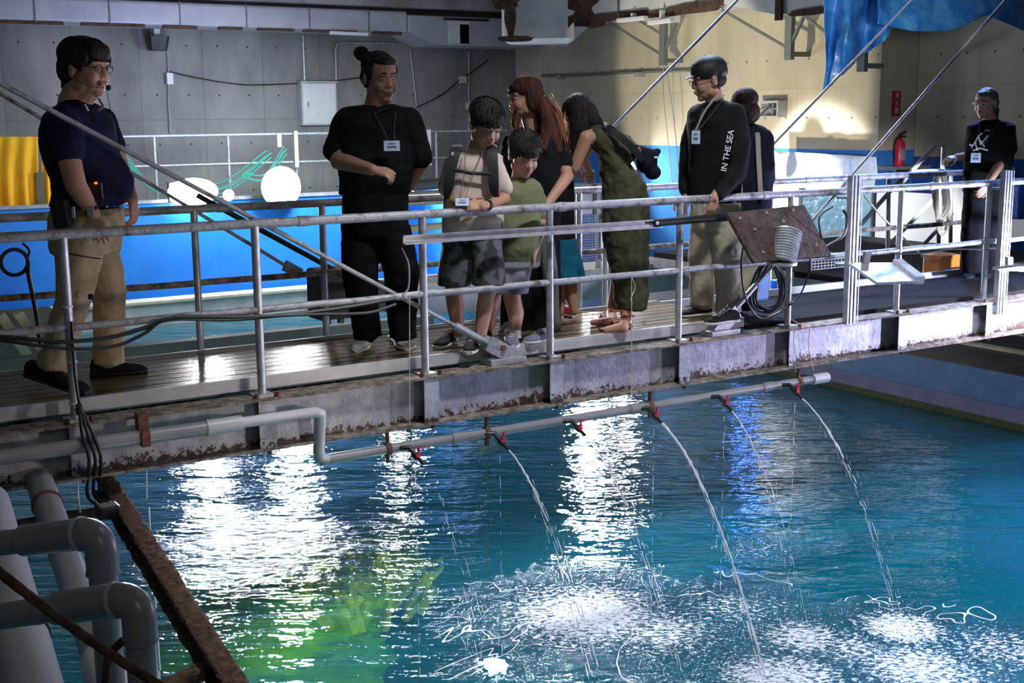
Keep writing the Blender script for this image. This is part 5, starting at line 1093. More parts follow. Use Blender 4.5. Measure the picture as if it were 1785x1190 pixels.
MB().tube([q(-.075, .0, -.118), q(-.035, .055, -.150), q(.02, .07, -.165)], .006, n=6).build('collar_piping', M_cord, t, smooth=True)
b = MB(); kn, kf = J(128, 520, D-.11), J(190, 505, D+.10)
b.loft([(J(152, 362, D), .165, .17), (J(150, 400, D), .175, .175), (J(150, 440, D), .165, .165)], Bb[0], Bb[1])
for h0, k_, a_, e_ in ((J(140, 425, D-.09), kn, J(97, 625, D-.11), J(85, 650, D-.11)), (J(166, 425, D+.09), kf, J(190, 615, D+.12), J(182, 636, D+.12))):
    leg(b, [h0, h0.lerp(k_, .5), k_, k_.lerp(a_, .5), a_], [.115, .105, .088, .080, .080])
cloth_blob(b, 'work_trousers', F_khaki, t, disp=.022, dsc=.09)
MB().tube([J(118, 442, D-.24), J(145, 447, D-.235), J(176, 451, D-.20)], .0035, n=6).build('pocket_zip', F_strap, t); MB().obox(J(158, 517, D-.215), SCR*.012, Vector((0, 0, .013)), TOC*.002).build('pocket_label', F_strap, t)
shoe(t, PZ(50, 655, .045), PZ(152, 688, 0), F_shoe, F_soleb, .05, .085); shoe(t, PZ(158, 656, 0), PZ(256, 648, 0), F_shoe, F_soleb, .05, .085)
# bowl of hair
def hf(b):
    E = lambda x, y, z, a, c, d: b.ell(q(x, y, z), (a*s, c*s, d*s), Bh, n=20, m=12)
    E(0, -.018, .055, .090, .108, .082); E(0, -.055, .0, .082, .072, .082); E(0, .052, .072, .070, .050, .044); E(0, .078, .052, .055, .020, .022); E(0, -.075, -.06, .052, .035, .06)
    for k in (-1, 1): E(k*.072, .012, .045, .020, .06, .045); E(k*.074, .03, .025, .011, .02, .035)
hairblob(t, hf, M_hair)
coat(t, q, M_hair, s=s, seed=0)
MB().tube([q(.078, 0, -.01), q(.085, .02, -.045), q(.06, .075, -.070), q(.03, .115, -.072)], .002, n=5).build('headset_boom', M_black, t); MB().ell(q(.022, .128, -.070), (.014, .014, .014), n=12, m=8).build('microphone', M_black, t, smooth=True)
MB().tube(arc([q(.025, .12, -.08), J(193, 195, D-.1), J(200, 240, D-.1), J(206, 262, D-.1)], 5), .0018, n=5).build('microphone_cord', M_black, t)
w_ = MB(); w_.tube([wn.lerp(en, .06), wn.lerp(en, .16)], .036, n=16); o = w_.build('watch', M_blackp, t, smooth=True); MB().obox(wn.lerp(en, .11)+TOC*.034+SCR*.006, SCR*.016, Vector((0, 0, .019)), TOC*.006).build('watch_face', M_galv, o, bevel=.002)
MB().obox(J(107, 372, D-.20), SCR*.040+Vector((0, 0, .004)), Vector((0, 0, .068))-SCR*.008, TOC*.035).build('belt_pouch', F_strap, t, bevel=.012)
MB().obox(J(128, 370, D-.21), SCR*.008, Vector((0, 0, .028)), TOC*.006).build('pouch_clip', M_whitep, t, bevel=.003)
o = MB().obox(J(166, 332, D-.22), SCR*.036, Vector((0, 0, .042)), TOC*.014).build('belt_radio', M_blackp, t, bevel=.006); MB().obox(J(167, 319, D-.24), SCR*.006, Vector((0, 0, .005)), TOC*.004).build('radio_lamp', emis('radio_led', (1, .12, .02), 3), o)
MB().tube([J(148, 182, D-.19), J(154, 193, D-.19)], .0045, n=6).build('shoulder_clip', M_whitep, t)

# ---------- 2. man in black with bun
D = 7.20; t = person('man', 'person in black with tied hair and a name badge, pointing hand held at waist', (3.2, 6.5, 0))
Bb = basis(face(.25, 1)); Bh = basis(face(.62, .9, 10)); s = 1.17
hc = J(663, 136, D-.02); nb = J(657, 186, D); ch = J(655, 240, D); hips = J(655, 370, D)
b = MB(); q = head(b, hc, Bh, s); bodycore(b, hips, ch, nb, hc-Vector((0, 0, .05)), Bb, 1.15, .062); b.capsule(q(0, .0, -.08), nb, .06, .068)
sn, en, wn = J(612, 218, D), J(590, 280, D-.10), J(650, 296, D-.34)
limb(b, [sn, en, en.lerp(wn, .3), wn], [.058, .050, .047, .031]); hand(b, wn, J(690, 305, D-.36)-wn, Vector((0, 0, 1))+TOC*.5, 1.0, 1.0, 1)
limb(b, [J(706, 218, D), J(731, 285, D+.04), J(712, 325, D+.12)], [.058, .048, .034]); 
finish_body(b, t, M_skin2); face_parts(t, q, Bh, s, down=True)
b = MB(); torso(b, J(652, 338, D), J(655, 250, D), J(657, 182, D), Bb, .205, .225, .235, .13, .145, .11, belly=.03)
b.capsule(J(604, 212, D), J(588, 262, D-.05), .080, .080); b.capsule(J(712, 212, D), J(731, 272, D+.02), .080, .078)
b.capsule(J(640, 196, D), J(606, 208, D), .05, .07); b.capsule(J(674, 196, D), J(708, 208, D), .05, .07)
b.capsule(J(655, 332, D), J(655, 345, D), .14, .13); cloth_blob(b, 'tee_shirt', F_black, t, disp=.020)
b = MB(); b.loft([(J(655, 330, D), .185, .13), (J(655, 370, D), .19, .135), (J(656, 410, D), .185, .13)], Bb[0], Bb[1])
for x0, x1, x2 in ((628, 627, 640), (682, 700, 702)): leg(b, [J(x0, 400, D), J(x1, 470, D-.02), J((x1+x2)/2, 530, D), J(x2, 574, D)], [.115, .105, .090, .078])
cloth_blob(b, 'trousers', F_blackp, t, disp=.022)
shoe(t, PZ(648, 592, 0)+Vector((0, .08, 0)), PZ(625, 614, 0), F_gshoe, F_sole, .054, .08); shoe(t, PZ(700, 590, 0)+Vector((0, .08, 0)), PZ(712, 611, 0), F_gshoe, F_sole, .054, .08)
def hf(b):
    E = lambda x, y, z, a, c, d: b.ell(q(x, y, z), (a*s, c*s, d*s), Bh, n=20, m=12)
    E(0, -.028, .052, .082, .094, .074); E(0, -.055, .0, .076, .062, .072); E(0, .036, .085, .055, .042, .026)
    for k in (-1, 1): E(k*.068, -.012, .03, .016, .05, .045)
    E(.055, -.10, .100, .040, .038, .036); E(.04, -.085, .085, .03, .04, .03)
hairblob(t, hf, M_hair, disp=.006)
badge(t, J(683, 254, D-.215), TOC+SCR*.2, .088, .056, cord=(J(652, 195, D-.12), J(690, 195, D-.10)))
MB().tube([J(640, 187, D-.085), J(656, 197, D-.115), J(676, 188, D-.085)], .005, n=6).build('neckline', F_strap, t, smooth=True)

# ---------- 3. boy in pale tee with backpack straps
D = 7.20; k_ = .86; t = person('child', 'child in pale tee and patterned shorts wearing black backpack straps', (3.6, 6.2, 0))
Bb = basis(face(.22, 1)); Bh = basis(face(.42, .9, 30)); s = 1.10
hc = J(847, 218, D-.06); nb = J(829, 262, D); ch = J(825, 310, D); hips = J(823, 420, D)
b = MB(); q = head(b, hc, Bh, s); bodycore(b, hips, ch, nb, hc-Vector((0, 0, .04)), Bb, .85, .05)
b.capsule(q(0, -.02, -.07), nb, .048, .05)
sn, en, wn = J(794, 294, D), J(783, 346, D-.04), J(812, 362, D-.24)
limb(b, [sn, en, wn], [.038, .034, .024]); hand(b, wn, J(842, 356, D-.27)-wn, TOC+Vector((0, 0, .6)), .85, .7, 1)
sn2, en2, wn2 = J(860, 296, D), J(880, 348, D-.05), J(840, 360, D-.26)
limb(b, [sn2, en2, wn2], [.038, .034, .025]); hand(b, wn2, J(812, 358, D-.29)-wn2, TOC+Vector((0, 0, .6)), .85, .7, -1)
for (hx, kx, ax, ay, dd) in ((797, 790, 799, 578, .0), (848, 850, 836, 592, -.10)):
    limb(b, [J(hx, 440, D+dd*.3), J(kx, 505, D+dd), J(lerp(kx, ax, .4), 535, D+dd+.03), J(ax, ay, D+dd)], [.062, .050, .050, .033])
finish_body(b, t, M_skin2, .0048); face_parts(t, q, Bh, s, down=True)
b = MB(); torso(b, J(824, 405, D), J(824, 315, D), J(829, 258, D), Bb, .178, .165, .165, .125, .115, .085, belly=.02)
b.capsule(J(792, 284, D), J(779, 324, D-.01), .056, .058); b.capsule(J(862, 286, D), J(877, 327, D-.02), .056, .058); cloth_blob(b, 'tee_shirt', F_tan, t, .008, disp=.014)
b = MB(); b.loft([(J(824, 398, D), .172, .12), (J(823, 425, D), .178, .125)], Bb[0], Bb[1])
for x0, x1, dd in ((799, 791, 0), (846, 852, -.10)): b.loft([(J(x0, 420, D+dd*.2), .09, .105), (J((x0+x1)/2, 455, D+dd*.6), .095, .105), (J(x1, 497, D+dd), .098, .10)], Bb[0], Bb[1])
cloth_blob(b, 'shorts', F_camo, t, .008, disp=.012)
for hl, to, sk in ((PZ(805, 600, .01)+Vector((0, .10, 0)), PZ(762, 609, 0), (799, 580, .03)), (PZ(845, 600, 0)+Vector((0, .10, 0)), PZ(818, 618, 0), (836, 592, -.10))):
    shoe(t, hl, to, F_shoe, F_sole, .043, .07); MB().tube([J(sk[0], sk[1]-4, D+sk[2]), J(sk[0], sk[1]+8, D+sk[2])], [.0365, .037], n=14).build('sock', F_sock, t, smooth=True)
def hf(b):
    E = lambda x, y, z, a, c, d: b.ell(q(x, y, z), (a*s, c*s, d*s), Bh, n=20, m=12)
    E(0, -.018, .052, .088, .102, .080); E(0, -.05, .005, .078, .066, .075); E(0, .052, .068, .068, .044, .038); E(0, .080, .050, .050, .016, .018)
    for k in (-1, 1): E(k*.070, -.005, .035, .018, .055, .045)
hairblob(t, hf, M_hair)
coat(t, q, M_hair, s=s, seed=1)
for k, (x0, x1, x2) in enumerate(((797, 786, 780), (856, 866, 858))):
    MB().ribbon(arc([J(x0, 255, D+.03), J(x0-2+4*k, 261, D-.095), J(x1 if k == 0 else 860, 296, D-.142), J(x2 if k == 0 else 862, 335, D-.140), J(776 if k == 0 else 874, 350, D-.05)], 4), [.058]*12+[.045, .035, .028, .022, .02], .018, SCR).build('backpack_strap', F_strap, t, smooth=True)
MB().tube([J(790, 296, D-.145), J(822, 302, D-.160), J(855, 303, D-.15)], .010, n=8).build('chest_strap', F_strap, t, smooth=True)
MB().obox(J(789, 272, D-.125), SCR*.007, Vector((0, 0, .022)), TOC*.004).build('strap_patch', M_whitep, t)
MB().loft([(J(826, 268, D+.20), .11, .07), (J(826, 330, D+.22), .14, .10), (J(826, 385, D+.21), .14, .09)], Bb[0], Bb[1]).build('backpack', F_strap, t, smooth=True)
badge(t, J(806, 352, D-.30), TOC+Vector((0, 0, .5)), .075, .045, cord=(J(812, 262, D-.12), J(843, 262, D-.10)))
MB().tube([wn2.lerp(en2, .18), wn2.lerp(en2, .28)], .031, n=14).build('watch_strap', F_strap, t, smooth=True); MB().obox(wn2.lerp(en2, .23)+TOC*.030, SCR*.012, Vector((0, 0, .012)), TOC*.004).build('watch_face', M_badge, t, bevel=.002)

# ---------- 4. small boy, green tee
D = 7.36; t = person('child', 'small child in olive green tee and grey shorts, head bowed beside the pale tee', (3.95, 6.25, 0))
Bb = basis(face(.15, 1)); Bh = basis(face(.35, .95, 26)); s = 1.06
hc = J(914, 270, D-.04); nb = J(905, 312, D); ch = J(905, 350, D); hips = J(902, 455, D)
b = MB(); q = head(b, hc, Bh, s); bodycore(b, hips, ch, nb, hc-Vector((0, 0, .04)), Bb, .74, .048); b.capsule(q(0, -.02, -.07), nb, .044, .046)
sn, en, wn = J(941, 345, D+.02), J(942, 405, D-.02), J(931, 440, D-.08)
limb(b, [sn, en, wn], [.036, .031, .022]); hand(b, wn, J(929, 462, D-.08)-wn, SCR-TOC*.2, .72, .5, 1)
limb(b, [J(872, 345, D+.02), J(866, 400, D+.05), J(872, 440, D)], [.036, .031, .022])
for (kx, ax, ay, dd) in ((893, 899, 578, -.02), (856, 853, 570, .10)): limb(b, [J(890 if kx > 870 else 872, 465, D), J(kx, 520, D+dd), J(ax, 545, D+dd+.02), J(ax, ay, D+dd)], [.075, .052, .050, .032])
finish_body(b, t, M_skin, .0048); face_parts(t, q, Bh, s, down=True)
b = MB(); torso(b, J(902, 455, D), J(904, 355, D), J(906, 308, D), Bb, .135, .128, .125, .105, .10, .075, belly=.02)
b.capsule(J(876, 335, D), J(868, 375, D+.02), .05, .05); b.capsule(J(934, 335, D), J(941, 372, D), .05, .05); cloth_blob(b, 'tee_shirt', F_green, t, .008, disp=.014)
b = MB(); b.loft([(J(902, 445, D), .135, .105), (J(900, 465, D), .14, .11)], Bb[0], Bb[1])
for x0, x1 in ((880, 872), (905, 898)): b.loft([(J(x0, 460, D), .075, .09), (J(x1, 511, D-.02), .078, .085)], Bb[0], Bb[1])
cloth_blob(b, 'shorts', F_grey, t, .008, disp=.012)
shoe(t, PZ(902, 594, 0)+Vector((0, .09, 0)), PZ(896, 608, 0), F_bshoe, F_sole, .038, .065); MB().tube([J(899, 574, D-.02), J(899, 588, D-.02)], .0345, n=14).build('sock', F_sock, t, smooth=True)
shoe(t, PZ(855, 582, 0)+Vector((0, .09, 0)), PZ(850, 597, 0), F_shoe, F_soleb, .036, .065)
def hf(b):
    E = lambda x, y, z, a, c, d: b.ell(q(x, y, z), (a*s, c*s, d*s), Bh, n=20, m=12)
    E(0, -.018, .050, .088, .102, .080); E(0, -.05, .005, .078, .066, .075); E(0, .052, .062, .070, .046, .040); E(0, .080, .040, .054, .016, .022)
    for k in (-1, 1): E(k*.072, -.0, .03, .018, .06, .045)
hairblob(t, hf, M_hair)
coat(t, q, M_hair, s=s, seed=2)

# ---------- 5. auburn haired woman
D = 7.80; t = person('woman', 'long auburn haired person in black top behind the small child, face turned left', (4.2, 6.7, 0))
Bb = basis(face(-.15, 1)); Bh = basis(face(-.93, .42, 6)); s = 1.05
hc = J(914, 171, D-.03); nb = J(928, 228, D); ch = J(933, 275, D); hips = J(930, 385, D)
b = MB(); q = head(b, hc, Bh, s); bodycore(b, hips, ch, nb, hc-Vector((0, 0, .03)), Bb, .95, .048); b.capsule(q(0, -.02, -.07), nb, .045, .05)
sn, en, wn = J(972, 262, D), J(989, 308, D-.04), J(950, 362, D-.24)
limb(b, [sn, en, wn], [.046, .040, .026]); hand(b, wn, J(931, 390, D-.28)-wn, SCR*.6+TOC+Vector((0, 0, .4)), .93, .55, 1)
limb(b, [J(884, 258, D), J(872, 320, D), J(885, 350, D-.1)], [.044, .036, .026])
finish_body(b, t, M_skin); face_parts(t, q, Bh, s)
b = MB(); torso(b, J(930, 392, D), J(931, 282, D), J(928, 228, D), Bb, .17, .175, .18, .12, .125, .09)
b.capsule(J(892, 250, D), J(884, 290, D), .062, .060); b.capsule(J(972, 250, D), J(982, 282, D-.01), .062, .062); cloth_blob(b, 'black_top', F_black, t, disp=.014)
b = MB(); b.loft([(J(928, 375, D), .165, .12), (J(926, 400, D), .17, .125)], Bb[0], Bb[1])
for x0, x1 in ((908, 898), (947, 950)): b.loft([(J(x0, 390, D), .10, .11), (J((x0+x1)/2, 480, D), .105, .105), (J(x1, 585, D), .10, .10)], Bb[0], Bb[1])
cloth_blob(b, 'wide_trousers', F_blackp, t, disp=.016)
b = MB(); b.loft([(J(945, 370, D-.12), .055, .03), (J(958, 470, D-.12), .05, .04), (J(968, 575, D-.06), .035, .05)], SCR, TOC); cloth_blob(b, 'overshirt_tail', fabric('grey_green_cloth', (.11, .13, .12)), t, disp=.01)
shoe(t, PZ(960, 592, 0), PZ(915, 600, 0), F_bshoe, F_sole, .044, .065); shoe(t, PZ(905, 585, 0)+Vector((0, .1, 0)), PZ(885, 588, 0)+Vector((0, .05, 0)), F_bshoe, F_sole, .044, .065)
def hf(b):
    E = lambda x, y, z, a, c, d: b.ell(q(x, y, z), (a*s, c*s, d*s), Bh, n=20, m=12)
    E(0, -.018, .052, .088, .100, .080); E(0, -.062, -.01, .082, .062, .085); E(0, .055, .060, .062, .036, .036); E(.02, .075, .035, .035, .015, .022)
    for k in (-1, 1): E(k*.078, -.02, .0, .014, .042, .08)
    b.chain([J(925, 170, D+.02), J(950, 200, D+.02), J(962, 235, D-.04), J(972, 262, D-.06)], [.085, .070, .055, .035]); b.chain([J(945, 180, D-.06), J(955, 215, D-.09), J(945, 258, D-.13)], [.05, .045, .03])
    b.chain([J(903, 190, D-.05), J(898, 215, D-.09), J(900, 232, D-.12)], [.03, .026, .015])
hairblob(t, hf, M_hairb, disp=.008)
rnd = random.Random(1); rs = []
for k in range(90):
    a_ = rnd.uniform(0, 1); x = lerp(930, 962, a_); rs.append([J(x, 165+rnd.uniform(-12, 20)+a_*8, D+rnd.uniform(-.02, .11)), J(x+18+rnd.uniform(-4, 4), 205, D+rnd.uniform(-.04, .11)), J(x+24+rnd.uniform(-8, 8), 245+rnd.uniform(-8, 8), D+rnd.uniform(-.08, .09)), J(x+26+rnd.uniform(-8, 10), 268+rnd.uniform(-8, 8), D+rnd.uniform(-.08, .08))])
for k in range(40): rs.append([J(902+rnd.uniform(-6, 6), 175, D+rnd.uniform(.02, .1)), J(896+rnd.uniform(-5, 5), 205, D+rnd.uniform(-.0, .1)), J(896+rnd.uniform(-6, 6), 228+rnd.uniform(-6, 6), D+rnd.uniform(-.03, .1))])
M_hairglow = mat('rim_lit_strands', (.34, .11, .018), .45); M_hairglow.node_tree.nodes['Principled BSDF'].inputs['Transmission Weight'].default_value = .0  # orange rim light put into the strand colour
strands(t, rs, M_hairglow)

# ---------- 10. child in teal skirt behind her
D = 8.12; t = person('child', 'child in teal skirt and red shoes mostly hidden behind the auburn haired person', (4.75, 6.85, 0))
Bb = basis(face(-.6, -.8)); Bh = basis(face(-.6, -.8, 10)); s = .9
hc = J(960, 262, D); nb = J(968, 300, D); ch = J(972, 335, D); hips = J(978, 420, D)
b = MB(); q = head(b, hc, Bh, s); bodycore(b, hips, ch, nb, hc, Bb, .62, .045)
limb(b, [J(950, 325, D), J(945, 390, D)], [.032, .026]); limb(b, [J(990, 330, D+.03), J(990, 370, D+.1), J(965, 375, D+.18)], [.03, .028, .02])
for x, a_ in ((984, 1001), (970, 976)): limb(b, [J(x, 440, D), J(lerp(x, a_, .5), 492, D), J(a_, 542, D)], [.07, .048, .03])
finish_body(b, t, M_skin2, .006)
b = MB(); torso(b, J(976, 430, D), J(974, 350, D), J(970, 298, D), Bb, .10, .10, .10, .085, .085, .065); b.capsule(J(952, 318, D), J(947, 345, D), .04, .04); b.capsule(J(990, 320, D), J(992, 350, D+.03), .04, .04); cloth_blob(b, 'dark_top', F_black, t)
b = MB(); b.loft([(J(977, 415, D), .10, .09), (J(980, 450, D), .125, .11), (J(983, 491, D), .145, .125)], Bb[0], Bb[1]); cloth_blob(b, 'skirt', F_teal, t, disp=.02)
shoe(t, PZ(1000, 553, 0), PZ(995, 545, 0)+Vector((-.06, .16, 0)), F_redshoe, F_sole, .037, .06); shoe(t, PZ(976, 556, 0), PZ(970, 548, 0)+Vector((-.06, .12, 0)), F_redshoe, F_sole, .037, .06)
def hf(b): b.ell(q(0, -.018, .045), (.085*s, .10*s, .082*s), Bh); b.ell(q(0, -.06, -.02), (.075*s, .05*s, .09*s), Bh)
hairblob(t, hf, M_hair)

# ---------- 6. bending woman in olive dress
D = 8.10; t = person('woman', 'long haired person in sleeveless olive dress bending over the far rail with a shoulder bag', (4.85, 6.55, 0))
Bb = basis(face(-.85, -.35)); Bh = basis(face(-.95, -.25, 40)); s = 1.05
hc = J(1008, 202, D+.02); nb = J(1042, 222, D); ch = J(1068, 262, D); hips = J(1090, 385, D)
b = MB(); q = head(b, hc, Bh, s); b.capsule(hips, ch, .09, .10); b.capsule(ch, nb, .09, .05); b.capsule(nb, hc-Vector((0, 0, .02)), .05, .048)
sn, en, wn = J(1022, 240, D-.12), J(1001, 292, D-.10), J(1010, 306, D+.16)
limb(b, [J(1040, 236, D-.08), sn, en, wn], [.048, .046, .036, .025]); hand(b, wn, J(1022, 300, D+.26)-wn, Vector((0, 0, 1)), .88, .7, 1)
limb(b, [J(1040, 236, D+.12), J(1015, 275, D+.2), J(1028, 302, D+.30)], [.044, .034, .024]); hand(b, J(1028, 302, D+.30), J(1018, 303, D+.38)-J(1028, 302, D+.30), Vector((0, 0, 1)), .85, .7, -1)
an, af = J(1090, 556, D-.06), J(1066, 545, D+.10)
limb(b, [hips, J(1095, 480, D-.03), an], [.08, .055, .034]); limb(b, [hips, J(1080, 480, D+.08), af], [.08, .055, .034])
fa1, fa2 = PZ(1056, 575, .02), PZ(1034, 562, .02)
limb(b, [an-Vector((0, 0, .0)), PZ(1086, 571, .035), fa1], [.034, .034, .020]); limb(b, [af, PZ(1068, 560, .035), fa2], [.034, .034, .020])
finish_body(b, t, M_skin)
b = MB(); R6, F6, U6 = Bb
b.loft([(J(1046, 222, D), .11, .05, R6, Vector((0, 0, 1))), (J(1058, 242, D), .155, .085, R6, (F6+Vector((0, 0, 1))).normalized()), (J(1074, 275, D), .15, .125, R6, (F6*1.6+Vector((0, 0, 1))).normalized()), (J(1087, 320, D), .155, .14, R6, F6), (J(1090, 370, D), .165, .155, R6, F6), (J(1092, 430, D), .155, .14, R6, F6), (J(1098, 490, D), .13, .115, R6, F6), (J(1102, 538, D), .115, .10, R6, F6)], R6, F6)
b.capsule(J(1040, 232, D-.02), J(1078, 262, D), .085, .12); b.capsule(J(1036, 236, D-.09), J(1060, 250, D-.08), .05, .07); b.capsule(J(1036, 236, D+.09), J(1060, 250, D+.08), .05, .07)
cloth_blob(b, 'dress', F_olive, t, disp=.03, dsc=.07)
for a_, c_ in ((PZ(1100, 571, 0), PZ(1046, 577, 0)), (PZ(1078, 560, 0), PZ(1030, 564, 0))):
    d = (c_-a_); sd = d.cross(Vector((0, 0, 1))).normalized(); g = MB(); g.loft([(a_+d*x+Vector((0, 0, .009)), .040*w_, .008) for x, w_ in ((0, .6), (.1, .85), (.4, .8), (.75, 1.05), (.93, .85), (1, .45))], sd, Vector((0, 0, 1)), n=16, p=3); o = g.build('sandal', F_sand, t, smooth=True)
    g = MB(); c0 = a_+d*.62; g.tube([c0-sd*.042+Vector((0, 0, .01)), c0+Vector((0, 0, .050)), c0+sd*.042+Vector((0, 0, .01))], .008, n=6); c0 = a_+d*.12; g.tube([c0+Vector((.04*math.cos(k), .04*math.sin(k), .075)) for k in np.linspace(0, 2*PI, 16)], .007, n=6); g.build('strap', F_sand, o, smooth=True)
def hf(b):
    E = lambda x, y, z, a, c, d: b.ell(q(x, y, z), (a*s, c*s, d*s), Bh, n=20, m=12)
    E(0, -.02, .050, .088, .100, .080); E(0, -.055, -.01, .082, .066, .085)
    b.chain([J(1012, 190, D-.03), J(1010, 225, D-.05), J(1000, 258, D-.04), J(990, 280, D-.02)], [.08, .070, .048, .020]); b.chain([J(1008, 185, D-.02), J(1035, 212, D-.04), J(1050, 224, D-.04)], [.08, .055, .03])
    b.chain([J(995, 200, D+.06), J(992, 235, D+.06), J(988, 270, D+.06)], [.05, .045, .02])
hairblob(t, hf, M_hair, disp=.006)
rs = [[J(990+rnd.uniform(-6, 10), 195, D+rnd.uniform(-.04, .12)), J(992+rnd.uniform(-8, 12), 235, D+rnd.uniform(-.05, .12)), J(988+rnd.uniform(-8, 12), 268, D+rnd.uniform(-.05, .12)), J(984+rnd.uniform(-5, 12), 284+rnd.uniform(-8, 4), D+rnd.uniform(-.04, .1))] for k in range(70)]
strands(t, rs, mat('golden_rim_strands', (.50, .22, .03), .4))  # backlit glow at the hair edge, coloured into these strands
g = MB(); g.ribbon(arc([J(1040, 214, D+.05), J(1063, 224, D-.14), J(1095, 250, D-.17), J(1122, 280, D-.10)], 6), .045, .012, SCR+Vector((0, 0, .8))); g.build('bag_strap', F_strap, t, smooth=True)
g = MB(); g.ell(J(1128, 282, D-.02), (.075, .06, .075), n=18, m=12); g.ell(J(1138, 300, D-.02), (.05, .055, .05)); g.ell(J(1145, 264, D-.03), (.030, .028, .022)); g.capsule(J(1105, 262, D-.06), J(1140, 270, D-.04), .045, .035); cloth_blob(g, 'shoulder_bag', fabric('bag_navy', (.010, .010, .022)), t, .007, disp=.01)
MB().obox(J(1144, 274, D-.07), SCR*.014, Vector((0, 0, .006)), TOC*.004).build('bag_tag', M_whitep, t); MB().ell(J(1114, 264, D-.12), (.018, .01, .030), n=12, m=8).build('bag_charm', mat('dull_rose', (.22, .08, .09), .7), t, smooth=True)
tp = thing('phone', 'white phone held out over the far rail by the bending person', 'phone', J(1029, 318, D+.28)); MB().obox(J(1029, 309, D+.28), SCR*.030, Vector((0, 0, .045)), TOC*.005).build('case', M_whitep, tp, bevel=.006); MB().obox(J(1029, 308, D+.272), SCR*.025, Vector((0, 0, .036)), TOC*.002).build('back_cover', M_galv, tp)

# ---------- 8. person with shoulder straps, behind the cap wearer
D = 8.52; t = person('woman_bystander', 'dark haired person in navy with pale shoulder straps seen from behind the cap wearer', (5.95, 6.75, 0))
Bb = basis(face(-.2, -1)); Bh = basis(face(-.3, -1, 12)); s = .98
hc = J(1297, 186, D); nb = J(1300, 222, D); ch = J(1305, 262, D); hips = J(1305, 365, D)
b = MB(); q = head(b, hc, Bh, s); bodycore(b, hips, ch, nb, hc, Bb, .92, .048)
limb(b, [J(1338, 245, D), J(1338, 300, D), J(1325, 340, D+.12)], [.044, .036, .026]); limb(b, [J(1268, 245, D), J(1262, 300, D), J(1275, 340, D+.12)], [.044, .036, .026])
finish_body(b, t, M_skin2, .006)
b = MB(); torso(b, J(1306, 372, D), J(1306, 270, D), J(1300, 214, D), Bb, .15, .17, .165, .12, .12, .09); b.capsule(J(1272, 240, D), J(1264, 300, D), .058, .055); b.capsule(J(1334, 242, D), J(1338, 310, D+.02), .058, .055); cloth_blob(b, 'navy_top', fabric('dark_navy', (.008, .010, .022)), t)
b = MB()
for x0, x1 in ((1290, 1278), (1312, 1303)): leg(b, [J(x0, 375, D), J((x0+x1)/2, 450, D), J(x1, 525, D)], [.095, .08, .068])
b.loft([(J(1304, 365, D), .15, .12), (J(1302, 395, D), .15, .12)], Bb[0], Bb[1]); cloth_blob(b, 'trousers', F_stone, t, disp=.016)
for k, (x0, x1) in enumerate(((1318, 1326), (1288, 1290))): MB().ribbon([J(x0, 224, D-.02), J(x0+3, 238, D-.13), J((x0+x1)/2, 270, D-.155), J(x1, 340, D-.16)], .032, .008, SCR).build('shoulder_strap', mat('beige_strap', (.34, .32, .26), .7), t, smooth=True)
for x in (1288, 1310): pass
shoe(t, PZ(1282, 545, 0), PZ(1292, 538, 0)+Vector((.02, .14, 0)), F_shoe, F_soleb, .042, .065); shoe(t, PZ(1300, 542, 0), PZ(1310, 535, 0)+Vector((.02, .14, 0)), F_shoe, F_soleb, .042, .065)
def hf(b):
    E = lambda x, y, z, a, c, d: b.ell(q(x, y, z), (a*s, c*s, d*s), Bh, n=20, m=12)
    E(0, -.02, .045, .090, .104, .082); E(0, -.03, -.045, .094, .088, .088); E(0, .0, .03, .092, .09, .08)
hairblob(t, hf, mat('dark_brown_hair', (.014, .008, .006), .7, spec=.2, col2=(.035, .018, .010), scale=30, bump=.6, bscale=60))

# ---------- 7. man with black cap
D = 8.20; t = person('man', 'person in black cap and long sleeve top with sleeve lettering and stone trousers', (5.5, 6.3, 0))
Bb = basis(face(-.75, .75)); Bh = basis(face(-.97, .22, 12)); s = 1.12
hc = J(1234, 140, D-.02); nb = J(1248, 182, D); ch = J(1252, 235, D); hips = J(1252, 350, D)
b = MB(); q = head(b, hc, Bh, s); bodycore(b, hips, ch, nb, hc-Vector((0, 0, .03)), Bb, 1.05, .055); b.capsule(q(0, -.02, -.075), nb, .052, .058)
sn, en, wn = J(1283, 215, D-.12), J(1282, 300, D-.22), J(1244, 345, D-.32)
limb(b, [sn, en, wn], [.05, .042, .030]); hand(b, wn, J(1240, 366, D-.32)-wn, SCR*.5+TOC, .98, .55, 1)
w2 = J(1196, 340, D+.08); limb(b, [J(1215, 215, D+.10), J(1198, 285, D+.12), w2], [.05, .042, .030]); hand(b, w2, J(1190, 360, D+.05)-w2, SCR*-.5+TOC, .95, .5, -1)
finish_body(b, t, M_skin2); face_parts(t, q, Bh, s, glasses=M_black)
b = MB(); torso(b, J(1245, 352, D), J(1250, 245, D), J(1248, 176, D), Bb, .175, .20, .19, .135, .15, .11)
limb(b, [J(1278, 200, D-.09), J(1290, 250, D-.17), J(1284, 302, D-.21), J(1254, 338, D-.30)], [.082, .074, .062, .046]); limb(b, [J(1218, 200, D+.09), J(1203, 250, D+.12), J(1196, 295, D+.12), J(1195, 330, D+.09)], [.072, .064, .054, .044])
cloth_blob(b, 'long_sleeve_top', F_black, t, disp=.018)
b = MB(); b.loft([(J(1247, 345, D), .165, .135), (J(1247, 375, D), .17, .14), (J(1247, 400, D), .16, .13)], Bb[0], Bb[1])
for p_ in (((1230, 400, .05), (1222, 460, .05), (1224, 522, .06)), ((1266, 400, -.06), (1268, 465, -.06), (1270, 536, -.06))): leg(b, [J(x, y, D+dd) for x, y, dd in p_], [.105, .088, .080], .03)
